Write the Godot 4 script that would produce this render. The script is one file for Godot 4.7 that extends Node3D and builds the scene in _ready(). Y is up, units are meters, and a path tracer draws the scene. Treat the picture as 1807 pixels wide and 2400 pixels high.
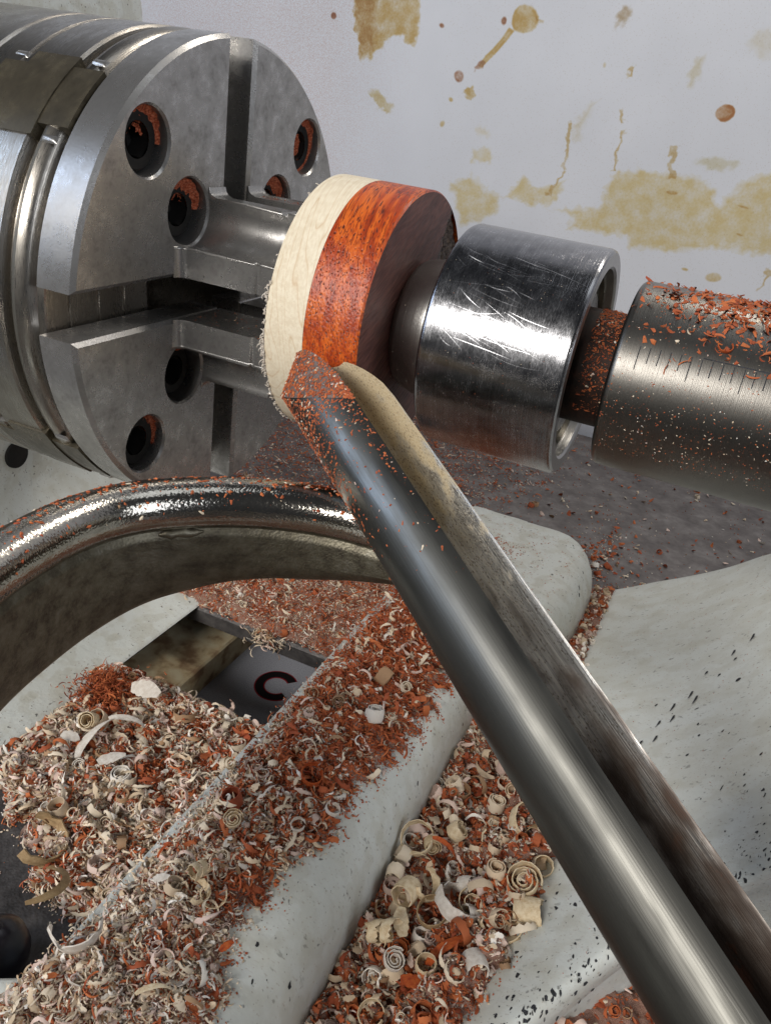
extends Node3D
# A close-up of a wood lathe: chuck, turned disc, live centre, quill, gouge on a curved rest, shavings.
# Lengths are written in millimetres along the spindle (x to the tailstock, y up, z to the turner) and stored in metres.

const MM := 0.001
var taken := {}
var M := {}
var R := RandomNumberGenerator.new()

# ---------------------------------------------------------------- mesh builder
class MB:
	var P := PackedVector3Array()
	var N := PackedVector3Array()
	var U := PackedVector2Array()
	var I := PackedInt32Array()

	# rows x cols of points (mm); normals are averaged inside the grid; ctr is a point inside the shape
	func grid(rows: Array, ctr = null, uvs = null, closed := false) -> void:
		var nr := rows.size()
		var nc: int = rows[0].size()
		var base := P.size()
		var nn := PackedVector3Array()
		nn.resize(nr * nc)
		var tri := PackedInt32Array()
		for i in nr - 1:
			for j in nc - 1:
				var a := i * nc + j
				tri.append_array([a, a + 1, a + nc + 1, a, a + nc + 1, a + nc])
		var pp := PackedVector3Array()
		for r in rows:
			for q in r:
				pp.append(q)
		var score := 0.0
		for k in range(0, tri.size(), 3):
			var a := pp[tri[k]]
			var b := pp[tri[k + 1]]
			var c := pp[tri[k + 2]]
			var n := (c - a).cross(b - a)
			if ctr != null:
				score += n.dot((a + b + c) / 3.0 - ctr)
			for m in 3:
				nn[tri[k + m]] += n
		var flip := ctr != null and score < 0.0
		if closed:
			for i in nr:
				var s := nn[i * nc] + nn[i * nc + nc - 1]
				nn[i * nc] = s
				nn[i * nc + nc - 1] = s
		for i in nr:
			for j in nc:
				var n := nn[i * nc + j].normalized()
				P.append(pp[i * nc + j])
				N.append(-n if flip else n)
				U.append(uvs[i][j] if uvs != null else Vector2(float(j) / (nc - 1), float(i) / (nr - 1)))
		for k in range(0, tri.size(), 3):
			I.append(base + tri[k])
			I.append(base + tri[k + (2 if flip else 1)])
			I.append(base + tri[k + (1 if flip else 2)])

	# flat polygon: 2D outline, and a callable that lifts it to 3D; nrm is the outward normal
	func poly(pts: PackedVector2Array, lift: Callable, nrm: Vector3, uvscale := 0.02) -> void:
		var t := Geometry2D.triangulate_polygon(pts)
		var base := P.size()
		for q in pts:
			P.append(lift.call(q))
			N.append(nrm)
			U.append(q * uvscale)
		for k in range(0, t.size(), 3):
			var a: Vector3 = P[base + t[k]]
			var b: Vector3 = P[base + t[k + 1]]
			var c: Vector3 = P[base + t[k + 2]]
			var ok := (c - a).cross(b - a).dot(nrm) >= 0.0
			I.append(base + t[k])
			I.append(base + t[k + (1 if ok else 2)])
			I.append(base + t[k + (2 if ok else 1)])

	# profile of (x, r) round the x axis through (cy, cz); corners sharper than 28 degrees stay sharp
	func lathe(prof: Array, n := 96, cy := 0.0, cz := 0.0, vscale := 0.02, ripple := 0.0) -> void:
		var runs := [[prof[0]]]
		for i in range(1, prof.size()):
			runs[-1].append(prof[i])
			if i < prof.size() - 1:
				var d1: Vector2 = (prof[i] - prof[i - 1]).normalized()
				var d2: Vector2 = (prof[i + 1] - prof[i]).normalized()
				if d1.dot(d2) < 0.88:
					runs.append([prof[i]])
		var v := 0.0
		for run in runs:
			var rows := []
			var uvs := []
			for i in run.size():
				if i > 0:
					v += run[i].distance_to(run[i - 1])
				var row := []
				var uv := []
				for j in n + 1:
					var a := TAU * j / n
					var r: float = run[i].y * (1.0 + ripple * sin(a * 7.0 + run[i].x))
					row.append(Vector3(run[i].x, cy + cos(a) * r, cz + sin(a) * r))
					uv.append(Vector2(float(j) / n, v * vscale))
				rows.append(row)
				uvs.append(uv)
			# orient by the profile's direction: profiles run so that the solid lies on their right
			var before := I.size()
			var nb := N.size()
			grid(rows, null, uvs, true)
			var d: Vector2 = run[-1] - run[0]
			var outn := Vector2(-d.y, d.x)
			var k: int = nb + (run.size() / 2) * (n + 1)
			if run.size() == 2:
				k = nb
			var want := Vector3(outn.x, outn.y, 0)
			var got := N[k]
			if run.size() > 2:
				var m: int = run.size() / 2
				var dd: Vector2 = run[min(m + 1, run.size() - 1)] - run[m - 1]
				want = Vector3(-dd.y, dd.x, 0)
			if got.dot(want) < 0.0:
				for q in range(nb, N.size()):
					N[q] = -N[q]
				for q in range(before, I.size(), 3):
					var s := I[q + 1]
					I[q + 1] = I[q + 2]
					I[q + 2] = s

	# round bar along a path; rad is a number or an array
	func tube(path: Array, rad, n := 20, caps := true, uvlen := 0.02) -> void:
		var up := Vector3.UP
		var rows := []
		var uvs := []
		var v := 0.0
		for i in path.size():
			var a: Vector3 = path[max(i - 1, 0)]
			var b: Vector3 = path[min(i + 1, path.size() - 1)]
			var t := (b - a).normalized()
			if absf(t.dot(up)) > 0.95:
				up = Vector3.RIGHT
			var s := t.cross(up).normalized()
			var w := s.cross(t)
			var rr: float = rad[i] if rad is Array else rad
			if i > 0:
				v += path[i].distance_to(path[i - 1])
			var row := []
			var uv := []
			for j in n + 1:
				var g := TAU * j / n
				row.append(path[i] + (w * cos(g) + s * sin(g)) * rr)
				uv.append(Vector2(float(j) / n, v * uvlen))
			rows.append(row)
			uvs.append(uv)
		grid(rows, null, uvs, true)
		# make sure it faces outwards
		var k := P.size() - (path.size() / 2 + 1) * (n + 1)
		if N[k].dot(P[k] - path[path.size() - 1 - path.size() / 2]) < 0.0:
			pass
		if caps:
			for e in [0, path.size() - 1]:
				var c: Vector3 = path[e]
				var o: Vector3 = c - path[1 if e == 0 else path.size() - 2]
				var rows2 := []
				var rr: float = rad[e] if rad is Array else rad
				for q in 4:
					var g := PI / 2 * q / 3.0
					var row := []
					for j in n + 1:
						row.append(c + (rows[e][j] - c) * cos(g) + o.normalized() * rr * 0.35 * sin(g))
					rows2.append(row)
				grid(rows2, c - o.normalized() * rr, null, true)

	# box with chamfered edges
	func block(lo: Vector3, hi: Vector3, c := 0.6) -> void:
		var m := (lo + hi) / 2.0
		var h := (hi - lo) / 2.0
		for ax in 3:
			var u := (ax + 1) % 3
			var w := (ax + 2) % 3
			for s in [-1.0, 1.0]:
				var rows := []
				for i in 2:
					var row := []
					for j in 2:
						var q := Vector3.ZERO
						q[ax] = s * h[ax]
						q[u] = (i * 2 - 1) * (h[u] - c)
						q[w] = (j * 2 - 1) * (h[w] - c)
						row.append(m + q)
					rows.append(row)
				grid(rows, m)
		for ax in 3:
			var u := (ax + 1) % 3
			var w := (ax + 2) % 3
			for s in [-1.0, 1.0]:
				for t in [-1.0, 1.0]:
					var rows := []
					for i in 2:
						var q := Vector3.ZERO
						var q2 := Vector3.ZERO
						q[ax] = (i * 2 - 1) * (h[ax] - c)
						q2[ax] = q[ax]
						q[u] = s * h[u]
						q[w] = t * (h[w] - c)
						q2[u] = s * (h[u] - c)
						q2[w] = t * h[w]
						rows.append([m + q, m + q2])
					grid(rows, m)

	func mesh(origin: Vector3, tangents := false) -> ArrayMesh:
		var v := PackedVector3Array()
		v.resize(P.size())
		for i in P.size():
			v[i] = (P[i] - origin) * 0.001
		var a := []
		a.resize(Mesh.ARRAY_MAX)
		a[Mesh.ARRAY_VERTEX] = v
		a[Mesh.ARRAY_NORMAL] = N
		a[Mesh.ARRAY_TEX_UV] = U
		a[Mesh.ARRAY_INDEX] = I
		var am := ArrayMesh.new()
		am.add_surface_from_arrays(Mesh.PRIMITIVE_TRIANGLES, a)
		if tangents:
			var st := SurfaceTool.new()
			st.create_from(am, 0)
			st.generate_tangents()
			am = st.commit()
		return am

# ---------------------------------------------------------------- scene helpers
func numbered(n: String) -> String:
	var c: int = taken.get(n, 0)
	taken[n] = c + 1
	return n if c == 0 else "%s_%03d" % [n, c]

func tag(o: Node, label: String, category: String, group := "", kind := "") -> Node:
	if label: o.set_meta("label", label)
	if category: o.set_meta("category", category)
	if group: o.set_meta("group", group)
	if kind: o.set_meta("kind", kind)
	return o

func thing(called: String, label: String, category: String, at: Vector3, group := "") -> Node3D:
	var o := Node3D.new()
	o.name = numbered(called)
	add_child(o, true)
	o.position = at * MM
	o.set_meta("org", at)
	tag(o, label, category, group)
	return o

func org(o: Node) -> Vector3:
	return o.get_meta("org") if o.has_meta("org") else Vector3.ZERO

# one named mesh under a parent; org is the scene point (mm) that is the mesh's own zero
func put(called: String, mb: MB, mat: Material, parent: Node = self, tangents := false, at = null) -> MeshInstance3D:
	var o := MeshInstance3D.new()
	var po := org(parent)
	var mine: Vector3 = po if at == null else at
	o.mesh = mb.mesh(mine, tangents)
	o.material_override = mat
	if parent == self:
		o.name = numbered(called)
	else:
		var n := 0
		for c in parent.get_children():
			if String(c.name) == called or String(c.name).begins_with(called + "_0"):
				n += 1
		o.name = called if n == 0 else "%s_%03d" % [called, n]
	parent.add_child(o, true)
	o.position = (mine - po) * MM
	o.set_meta("org", mine)
	return o

func structure(called: String, mb: MB, mat: Material, parent: Node = self, at = null) -> MeshInstance3D:
	var o := put(called, mb, mat, parent, false, at)
	if parent == self:
		o.set_meta("kind", "structure")
	return o

func scatter(called: String, mesh: Mesh, xf: Array, cols: Array, mat: Material, parent: Node) -> MultiMeshInstance3D:
	var mm := MultiMesh.new()
	mm.transform_format = MultiMesh.TRANSFORM_3D
	mm.use_colors = true
	mm.mesh = mesh
	mm.instance_count = xf.size()
	for i in xf.size():
		mm.set_instance_transform(i, xf[i])
		mm.set_instance_color(i, cols[i])
	var o := MultiMeshInstance3D.new()
	o.multimesh = mm
	o.material_override = mat
	o.name = called
	o.set_meta("kind", "stuff")
	parent.add_child(o, true)
	return o

func fnl(sd: int, f: float, oct := 4, type := FastNoiseLite.TYPE_SIMPLEX_SMOOTH) -> FastNoiseLite:
	var n := FastNoiseLite.new()
	n.seed = sd
	n.noise_type = type
	n.frequency = f
	n.fractal_octaves = oct
	n.fractal_type = FastNoiseLite.FRACTAL_FBM if oct > 1 else FastNoiseLite.FRACTAL_NONE
	return n

func noise_bytes(sd: int, f: float, size: int, oct := 4, type := FastNoiseLite.TYPE_SIMPLEX_SMOOTH) -> PackedByteArray:
	var im := fnl(sd, f, oct, type).get_seamless_image(size, size)
	im.convert(Image.FORMAT_L8)
	return im.get_data()

func tex(im: Image) -> ImageTexture:
	return ImageTexture.create_from_image(im)

func gray_tex(b: PackedByteArray, w: int, h: int) -> ImageTexture:
	return tex(Image.create_from_data(w, h, false, Image.FORMAT_L8, b))

func rgb_tex(b: PackedByteArray, w: int, h: int) -> ImageTexture:
	return tex(Image.create_from_data(w, h, false, Image.FORMAT_RGB8, b))

# a height field in bytes -> normal texture
func normal_tex(b: PackedByteArray, w: int, h: int, depth: float) -> ImageTexture:
	var im := Image.create_from_data(w, h, false, Image.FORMAT_L8, b)
	im.convert(Image.FORMAT_RGBA8)
	im.bump_map_to_normal_map(depth)
	return tex(im)

# bytes -> colours by a ramp of [[at, Color], ...]
func ramp(b: PackedByteArray, w: int, h: int, stops: Array) -> ImageTexture:
	var lut := []
	for i in 256:
		var t := i / 255.0
		var c: Color = stops[-1][1]
		for k in stops.size() - 1:
			if t <= stops[k + 1][0]:
				c = stops[k][1].lerp(stops[k + 1][1], clampf((t - stops[k][0]) / maxf(stops[k + 1][0] - stops[k][0], 0.001), 0, 1))
				break
		lut.append([int(c.r * 255), int(c.g * 255), int(c.b * 255)])
	var o := PackedByteArray()
	o.resize(w * h * 3)
	for i in w * h:
		var l: Array = lut[b[i]]
		o[i * 3] = l[0]
		o[i * 3 + 1] = l[1]
		o[i * 3 + 2] = l[2]
	return rgb_tex(o, w, h)

func hexc(s: String) -> Color:
	return Color.html(s)

func tri_mat(albedo: Texture2D, tile_mm: float, rough: float, metal: float) -> StandardMaterial3D:
	var m := StandardMaterial3D.new()
	m.albedo_texture = albedo
	m.roughness = rough
	m.metallic = metal
	m.metallic_specular = 0.5
	m.uv1_triplanar = true
	m.uv1_world_triplanar = true
	m.uv1_scale = Vector3.ONE * (1000.0 / tile_mm)
	return m

# ---------------------------------------------------------------- materials
func make_materials() -> void:
	var n1 := noise_bytes(11, 0.012, 512, 5)
	var n2 := noise_bytes(12, 0.05, 512, 4)
	var grain := noise_bytes(13, 0.16, 512, 3)
	var cell := noise_bytes(14, 0.09, 512, 1, FastNoiseLite.TYPE_CELLULAR)
	# smudged steel: broad clouds with fine mottling
	var mix := PackedByteArray()
	mix.resize(512 * 512)
	for i in mix.size():
		mix[i] = clampi(int((n1[i] * 0.55 + n2[i] * 0.3 + grain[i] * 0.15 - 128) * 1.7 + 128), 0, 255)
	var smudge := gray_tex(mix, 512, 512)
	var fine_n := normal_tex(grain, 512, 512, 3.0)

	var m := tri_mat(ramp(mix, 512, 512, [[0.0, hexc("868482")], [0.35, hexc("9c9a98")], [0.7, hexc("a7a5a3")], [1.0, hexc("bab8b7")]]), 46, 0.95, 0.8)
	m.roughness_texture = smudge
	m.roughness_texture_channel = BaseMaterial3D.TEXTURE_CHANNEL_RED
	m.normal_enabled = true
	m.normal_texture = fine_n
	m.normal_scale = 0.04
	m.roughness_texture = ramp(mix, 512, 512, [[0.0, Color(0.42, 0.42, 0.42)], [0.5, Color(0.31, 0.31, 0.31)], [1.0, Color(0.22, 0.22, 0.22)]])
	M.steel = m
	m = m.duplicate()
	m.albedo_texture = ramp(mix, 512, 512, [[0.0, hexc("5d5a55")], [0.5, hexc("8b8883")], [1.0, hexc("a8a6a2")]])
	m.roughness = 1.0
	M.steel_dull = m
	M.bevel = tri_mat(ramp(mix, 512, 512, [[0.0, hexc("54443f")], [0.5, hexc("80706a")], [1.0, hexc("9c918c")]]), 12, 0.55, 0.4)
	m = m.duplicate()
	m.albedo_texture = ramp(mix, 512, 512, [[0.0, hexc("3f3a30")], [0.5, hexc("575145")], [1.0, hexc("726b5a")]])
	m.roughness = 0.95
	m.metallic = 0.5
	M.steel_olive = m
	M.shank = tri_mat(ramp(mix, 512, 512, [[0.2, hexc("1d1512")], [0.8, hexc("40281e")]]), 20, 0.7, 0.3)
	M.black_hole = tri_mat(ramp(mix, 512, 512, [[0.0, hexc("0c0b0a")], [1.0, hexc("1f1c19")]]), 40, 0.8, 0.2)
	M.red_dust = tri_mat(ramp(n2, 512, 512, [[0.25, hexc("5a2414")], [0.5, hexc("a94b29")], [0.8, hexc("c58467")]]), 14, 0.95, 0.0)

	# nickelled rest: pebbled
	m = tri_mat(ramp(mix, 512, 512, [[0.0, hexc("9a958b")], [1.0, hexc("bdb9b2")]]), 30, 0.16, 1.0)
	m.normal_enabled = true
	m.normal_texture = normal_tex(noise_bytes(15, 0.10, 512, 2), 512, 512, 5.0)
	m.normal_scale = 0.17
	M.nickel = m
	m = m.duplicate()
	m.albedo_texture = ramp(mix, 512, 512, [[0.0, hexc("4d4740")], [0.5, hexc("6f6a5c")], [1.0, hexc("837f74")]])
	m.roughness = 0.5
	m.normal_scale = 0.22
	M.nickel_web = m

	# white machine paint with grime and specks
	var paint := PackedByteArray()
	paint.resize(512 * 512 * 3)
	for i in 512 * 512:
		var t := (n1[i] - 128) / 128.0
		var c := Color(0.795, 0.805, 0.785).lerp(Color(0.735, 0.73, 0.68), clampf(t * 0.8, 0, 1))
		c = c.lerp(Color(0.56, 0.53, 0.45), clampf((n1[(i + 131072) % (512 * 512)] - 140) / 150.0, 0, 0.16))
		var g := grain[i]
		var blot := n2[(i * 3 + 777) % (512 * 512)]
		if g > 196 and blot > 140:
			c = c.lerp(Color(0.42, 0.30, 0.23), clampf((g - 196) / 26.0, 0, 0.8))
		if n2[i] > 214:
			c = c.lerp(Color(0.24, 0.23, 0.22), clampf((n2[i] - 214) / 10.0, 0, 0.85))
		paint[i * 3] = int(c.r * 255)
		paint[i * 3 + 1] = int(c.g * 255)
		paint[i * 3 + 2] = int(c.b * 255)
	m = tri_mat(rgb_tex(paint, 512, 512), 62, 0.5, 0.0)
	m.normal_enabled = true
	m.normal_texture = normal_tex(n2, 512, 512, 2.5)
	m.normal_scale = 0.35
	M.paint = m
	M.chip = tri_mat(ramp(n2, 512, 512, [[0.3, hexc("16171a")], [0.7, hexc("33343a")]]), 12, 0.7, 0.0)

	# dark grey bed metal
	m = tri_mat(ramp(mix, 512, 512, [[0.0, hexc("3c3a3a")], [0.5, hexc("555252")], [1.0, hexc("6e6a68")]]), 70, 0.55, 0.55)
	m.normal_enabled = true
	m.normal_texture = fine_n
	m.normal_scale = 0.25
	M.bed = m
	m = tri_mat(ramp(mix, 512, 512, [[0.0, hexc("575150")], [0.5, hexc("6d6765")], [1.0, hexc("85807e")]]), 120, 0.6, 0.2)
	M.tray = m
	m = tri_mat(ramp(mix, 512, 512, [[0.0, hexc("2b2724")], [1.0, hexc("4a443e")]]), 160, 0.85, 0.0)
	M.bench = m
	m = tri_mat(ramp(n1, 512, 512, [[0.2, hexc("96785a")], [0.5, hexc("cdb892")], [0.8, hexc("dccfae")]]), 60, 0.8, 0.0)
	M.tan = m
	m = tri_mat(ramp(grain, 512, 512, [[0.2, hexc("8d8e97")], [0.7, hexc("abacb4")]]), 40, 0.7, 0.0)
	M.card = m
	M.print_black = plain(hexc("0d0b0c"), 0.6)
	M.print_red = plain(hexc("8c1522"), 0.6)
	M.knob = plain(hexc("17131a"), 0.3)

	# heap body
	M.heap = tri_mat(ramp(grain, 512, 512, [[0.22, hexc("24120d")], [0.4, hexc("5c2e22")], [0.52, hexc("90604e")], [0.66, hexc("b79c8b")], [0.8, hexc("d3c2b3")]]), 9, 0.95, 0.0)
	m = StandardMaterial3D.new()
	m.albedo_color = Color.WHITE
	m.vertex_color_use_as_albedo = true
	m.roughness = 0.8
	m.cull_mode = BaseMaterial3D.CULL_DISABLED
	M.scrap = m
	m = tri_mat(ramp(mix, 512, 512, [[0.1, hexc("c3a881")], [0.5, hexc("dcc7a4")], [0.9, hexc("e8dabd")]]), 9, 0.75, 0.0)
	m.cull_mode = BaseMaterial3D.CULL_DISABLED
	m.backlight_enabled = true
	m.backlight = Color(0.35, 0.3, 0.22)
	M.pale = m
	m = m.duplicate()
	m.albedo_texture = ramp(mix, 512, 512, [[0.1, hexc("c8bcae")], [0.9, hexc("e9e3da")]])
	M.white = m
	m = m.duplicate()
	m.albedo_texture = ramp(mix, 512, 512, [[0.1, hexc("8e3410")], [0.5, hexc("b3501d")], [0.9, hexc("c86a2e")]])
	M.orange = m
	m = m.duplicate()
	m.albedo_texture = ramp(mix, 512, 512, [[0.1, hexc("8f7350")], [0.9, hexc("bca27c")]])
	M.tanpale = m
	make_wood()
	make_lines()
	make_wall_mat()

func plain(c: Color, rough: float, metal := 0.0) -> StandardMaterial3D:
	var m := StandardMaterial3D.new()
	m.albedo_color = c
	m.roughness = rough
	m.metallic = metal
	return m

# solid wood: every pixel looks up the fibre at its own point of the disc
func make_wood() -> void:
	var g := Vector3(0.12, -0.42, 0.9).normalized()
	var a := g.cross(Vector3(1, 0.2, 0)).normalized()
	var b := g.cross(a)
	var f1 := fnl(31, 1.0, 3)
	var f2 := fnl(32, 1.0, 2)
	var pore := fnl(33, 1.0, 1)
	var W := 1536
	var H := 160
	var red := PackedByteArray()
	red.resize(W * H * 3)
	var hgt := PackedByteArray()
	hgt.resize(W * H)
	var pale := PackedByteArray()
	pale.resize(W * H * 3)
	for y in H:
		var x := 12.0 * y / H
		for k in W:
			var an := TAU * k / W
			var p := Vector3(x, cos(an) * 26.8, sin(an) * 26.8)
			var u := p.dot(a)
			var v := p.dot(b)
			var w := p.dot(g)
			var band := f1.get_noise_3d(u * 0.16, v * 0.42, w * 0.02)
			var fine := f2.get_noise_3d(u * 1.5, v * 1.5, w * 0.09)
			var po := pore.get_noise_3d(u * 2.3, v * 2.3, w * 0.16)
			var mot := f2.get_noise_3d(u * 0.5 + 50.0, v * 0.5, w * 0.35)
			var c := Color(0.68, 0.255, 0.075).lerp(Color(0.83, 0.40, 0.13), clampf(0.5 + band * 1.3 + fine * 0.55, 0, 1))
			c = c.lerp(Color(0.50, 0.165, 0.065), clampf(-band * 0.6 + mot * 0.4, 0, 0.6))
			var d := smoothstep(0.46, 0.72, po)
			var line := f2.get_noise_3d(u * 0.9 + 20.0, v * 2.6, w * 0.12)
			c = c.lerp(Color(0.36, 0.11, 0.04), smoothstep(0.12, 0.4, line) * 0.5)
			c = c.lerp(Color(0.24, 0.08, 0.045), d * 0.75)
			var i := y * W + k
			red[i * 3] = int(c.r * 255)
			red[i * 3 + 1] = int(c.g * 255)
			red[i * 3 + 2] = int(c.b * 255)
			hgt[i] = clampi(int(150 + fine * 60 - d * 90), 0, 255)
			# pale wood: quiet rings, a few brownish lines
			var ring := f1.get_noise_3d(u * 0.02 + 9.0, v * 0.09, w * 0.006) * 5.0
			var ln := pow(absf(fposmod(ring, 1.0) - 0.5) * 2.0, 14.0)
			var q := Color(0.885, 0.83, 0.73).lerp(Color(0.925, 0.88, 0.79), clampf(0.5 + fine * 1.0 + mot * 0.8, 0, 1))
			q = q.lerp(Color(0.75, 0.61, 0.45), ln * 0.5)
			pale[i * 3] = int(q.r * 255)
			pale[i * 3 + 1] = int(q.g * 255)
			pale[i * 3 + 2] = int(q.b * 255)
	var m := StandardMaterial3D.new()
	m.albedo_texture = rgb_tex(red, W, H)
	m.roughness = 0.42
	m.normal_enabled = true
	m.normal_texture = normal_tex(hgt, W, H, 3.0)
	m.normal_scale = 0.6
	M.red_side = m
	m = StandardMaterial3D.new()
	m.albedo_texture = rgb_tex(pale, W, H)
	m.roughness = 0.7
	m.normal_enabled = true
	m.normal_texture = M.red_side.normal_texture
	m.normal_scale = 0.25
	M.pale_side = m
	# rough dark face, planar over 56 x 56 mm (u along z, v down)
	var S := 640
	var face := PackedByteArray()
	face.resize(S * S * 3)
	var fh := PackedByteArray()
	fh.resize(S * S)
	for y in S:
		for k in S:
			var p := Vector3(12, 28.0 - 56.0 * y / S, 56.0 * k / S - 28.0)
			var u := p.dot(a)
			var v := p.dot(b)
			var w := p.dot(g)
			var fine := f2.get_noise_3d(u * 1.4, v * 1.4, w * 0.10)
			var band := f1.get_noise_3d(u * 0.2, v * 0.2, w * 0.03)
			var crack := pore.get_noise_3d(u * 0.55 + 7.0, v * 0.55, w * 0.055)
			var c := Color(0.33, 0.21, 0.195).lerp(Color(0.46, 0.30, 0.265), clampf(0.45 + fine * 0.8 + band * 0.6, 0, 1))
			var d := smoothstep(0.012, 0.0, absf(crack - 0.2)) * smoothstep(0.0, 0.3, f1.get_noise_3d(u * 0.3, v * 0.3 + 40.0, w * 0.12) + 0.05)
			c = c.lerp(Color(0.07, 0.035, 0.03), d * 0.9)
			# the knot high on the far rim
			var kd := Vector2((p.y - 14.0) / 9.0, (p.z + 17.5) / 6.2)
			var kr := kd.length() + f1.get_noise_2d(p.y * 0.4, p.z * 0.4) * 0.55
			if kr < 1.0:
				var kk := f2.get_noise_2d(p.y * 0.9, p.z * 1.6)
				c = Color(0.20, 0.15, 0.13).lerp(Color(0.40, 0.34, 0.29), clampf(0.5 + kk, 0, 1))
				if absf(kr - 0.93) < 0.07:
					c = Color(0.08, 0.05, 0.04)
			var i := y * S + k
			face[i * 3] = int(c.r * 255)
			face[i * 3 + 1] = int(c.g * 255)
			face[i * 3 + 2] = int(c.b * 255)
			fh[i] = clampi(int(150 + fine * 70 - d * 140 - (40 + 60 * f2.get_noise_2d(p.y, p.z) if kr < 1.0 else 0.0)), 0, 255)
	m = StandardMaterial3D.new()
	m.albedo_texture = rgb_tex(face, S, S)
	m.roughness = 0.55
	m.normal_enabled = true
	m.normal_texture = normal_tex(fh, S, S, 5.0)
	m.normal_scale = 0.8
	M.red_face = m

# machined round steel: fine rings round the axis, and for the live centre scratches
func make_lines() -> void:
	var W := 2048
	var H := 512
	var rows := PackedFloat32Array()
	var rr := RandomNumberGenerator.new()
	rr.seed = 5
	for y in H:
		rows.append(rr.randf_range(-1, 1))
	var cl := fnl(41, 0.01, 4)
	var fine := fnl(42, 0.2, 2)
	var b := PackedByteArray()
	b.resize(W * H)
	var rough := PackedByteArray()
	rough.resize(W * H)
	var alb := PackedByteArray()
	alb.resize(W * H * 3)
	for y in H:
		for x in W:
			var i := y * W + x
			var f := fine.get_noise_2d(x * 0.3, y * 2.0)
			b[i] = clampi(int(128 + rows[y] * 26 + f * 20), 0, 255)
			var q := cl.get_noise_2d(x * 1.4, y * 1.4)
			rough[i] = clampi(int(56 + q * 16 + f * 18 + rows[y] * 6), 20, 255)
			var v := clampf(0.58 + q * 0.08 + f * 0.06 + rows[y] * 0.05, 0, 1)
			alb[i * 3] = int(v * 255)
			alb[i * 3 + 1] = int(v * 255)
			alb[i * 3 + 2] = int(minf(v * 1.02, 1.0) * 255)
	var plain_b := b.duplicate()
	var rough0 := rough.duplicate()
	M.ring_n = normal_tex(plain_b, W, H, 1.6)
	# scratches: shallow arcs across the body, chattered; u from 0.06 to 0.24 is the lit side
	for s in 52:
		var u0 := rr.randf_range(0.08, 0.22)
		var v0 := rr.randf_range(0.03, 0.55)
		var lu := rr.randf_range(-0.012, 0.012) + (0.017 if s < 46 else -0.006)
		var lv := rr.randf_range(0.12, 0.6)
		var bend := rr.randf_range(-0.004, 0.004) * (1.0 if s % 5 else 2.6)
		var deep := pow(rr.randf(), 2.2) * 62.0 + 12.0
		var chat := rr.randf_range(0.0, 1.0)
		for k in 420:
			var t := k / 419.0
			var u := u0 + lu * t + bend * 4.0 * t * (1.0 - t)
			var v := v0 + lv * t
			if v > 0.97:
				break
			var fade := sin(PI * t) * (1.0 if chat < 0.4 else (0.3 + 0.7 * absf(sin(t * 110.0))))
			var px := int(u * W)
			var py := int(v * H)
			for dx in [0, 1]:
				var i := py * W + clampi(px + dx, 0, W - 1)
				var e := 1.0 if dx == 0 else 0.45
				b[i] = clampi(int(b[i] - deep * 0.5 * fade * e), 0, 255)
				rough[i] = clampi(int(rough[i] + deep * 0.5 * fade * e), 0, 255)
				for q in 3:
					alb[i * 3 + q] = clampi(int(alb[i * 3 + q] + deep * 0.75 * fade * e), 0, 255)
	var m := StandardMaterial3D.new()
	m.albedo_texture = rgb_tex(alb, W, H)
	m.metallic = 1.0
	m.roughness = 1.0
	m.roughness_texture = gray_tex(rough, W, H)
	m.roughness_texture_channel = BaseMaterial3D.TEXTURE_CHANNEL_RED
	m.normal_enabled = true
	m.normal_texture = normal_tex(b, W, H, 2.0)
	m.normal_scale = 0.5
	M.live = m
	rough = rough0
	# quill: brushed grey, rougher
	m = StandardMaterial3D.new()
	m.albedo_texture = ramp(rough, W, H, [[0.1, hexc("7c7974")], [0.3, hexc("6c6965")], [0.5, hexc("55524f")]])
	m.metallic = 1.0
	m.roughness = 0.36
	m.normal_enabled = true
	m.normal_texture = M.ring_n
	m.normal_scale = 0.55
	M.quill = m
	M.nose = m.duplicate()
	M.nose.albedo_texture = ramp(rough, W, H, [[0.1, hexc("b5b3b0")], [0.3, hexc("9d9b98")]])
	M.nose.roughness = 0.33
	# turned chuck body
	m = StandardMaterial3D.new()
	m.albedo_texture = ramp(rough, W, H, [[0.1, hexc("c0bcb7")], [0.22, hexc("a29d96")], [0.4, hexc("7a746b")]])
	m.metallic = 1.0
	m.roughness = 1.0
	m.roughness_texture = ramp(rough, W, H, [[0.1, Color(0.17, 0.17, 0.17)], [0.35, Color(0.45, 0.45, 0.45)]])
	m.roughness_texture_channel = BaseMaterial3D.TEXTURE_CHANNEL_RED
	m.normal_enabled = true
	m.normal_texture = M.ring_n
	m.normal_scale = 0.5
	M.turned = m
	# gouge bar: dark hardened steel, brushed lengthwise (v is the length)
	W = 512
	H = 1024
	var al := fnl(43, 0.01, 4)
	var gb := PackedByteArray()
	gb.resize(W * H)
	var gr := PackedByteArray()
	gr.resize(W * H)
	for y in H:
		for x in W:
			var st := fine.get_noise_2d(x * 2.0, y * 0.012) * 0.6
			var q := al.get_noise_2d(x * 1.5, y * 0.9)
			gb[y * W + x] = clampi(int(128 + st * 70 + q * 22), 0, 255)
			gr[y * W + x] = clampi(int(110 + q * 50 + st * 16), 0, 255)
	m = StandardMaterial3D.new()
	m.albedo_texture = ramp(gr, W, H, [[0.15, hexc("74736f")], [0.4, hexc("605f5b")], [0.7, hexc("454440")]])
	m.metallic = 1.0
	m.roughness = 1.0
	m.roughness_texture = gray_tex(gr, W, H)
	m.roughness_texture_channel = BaseMaterial3D.TEXTURE_CHANNEL_RED
	m.normal_enabled = true
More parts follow.
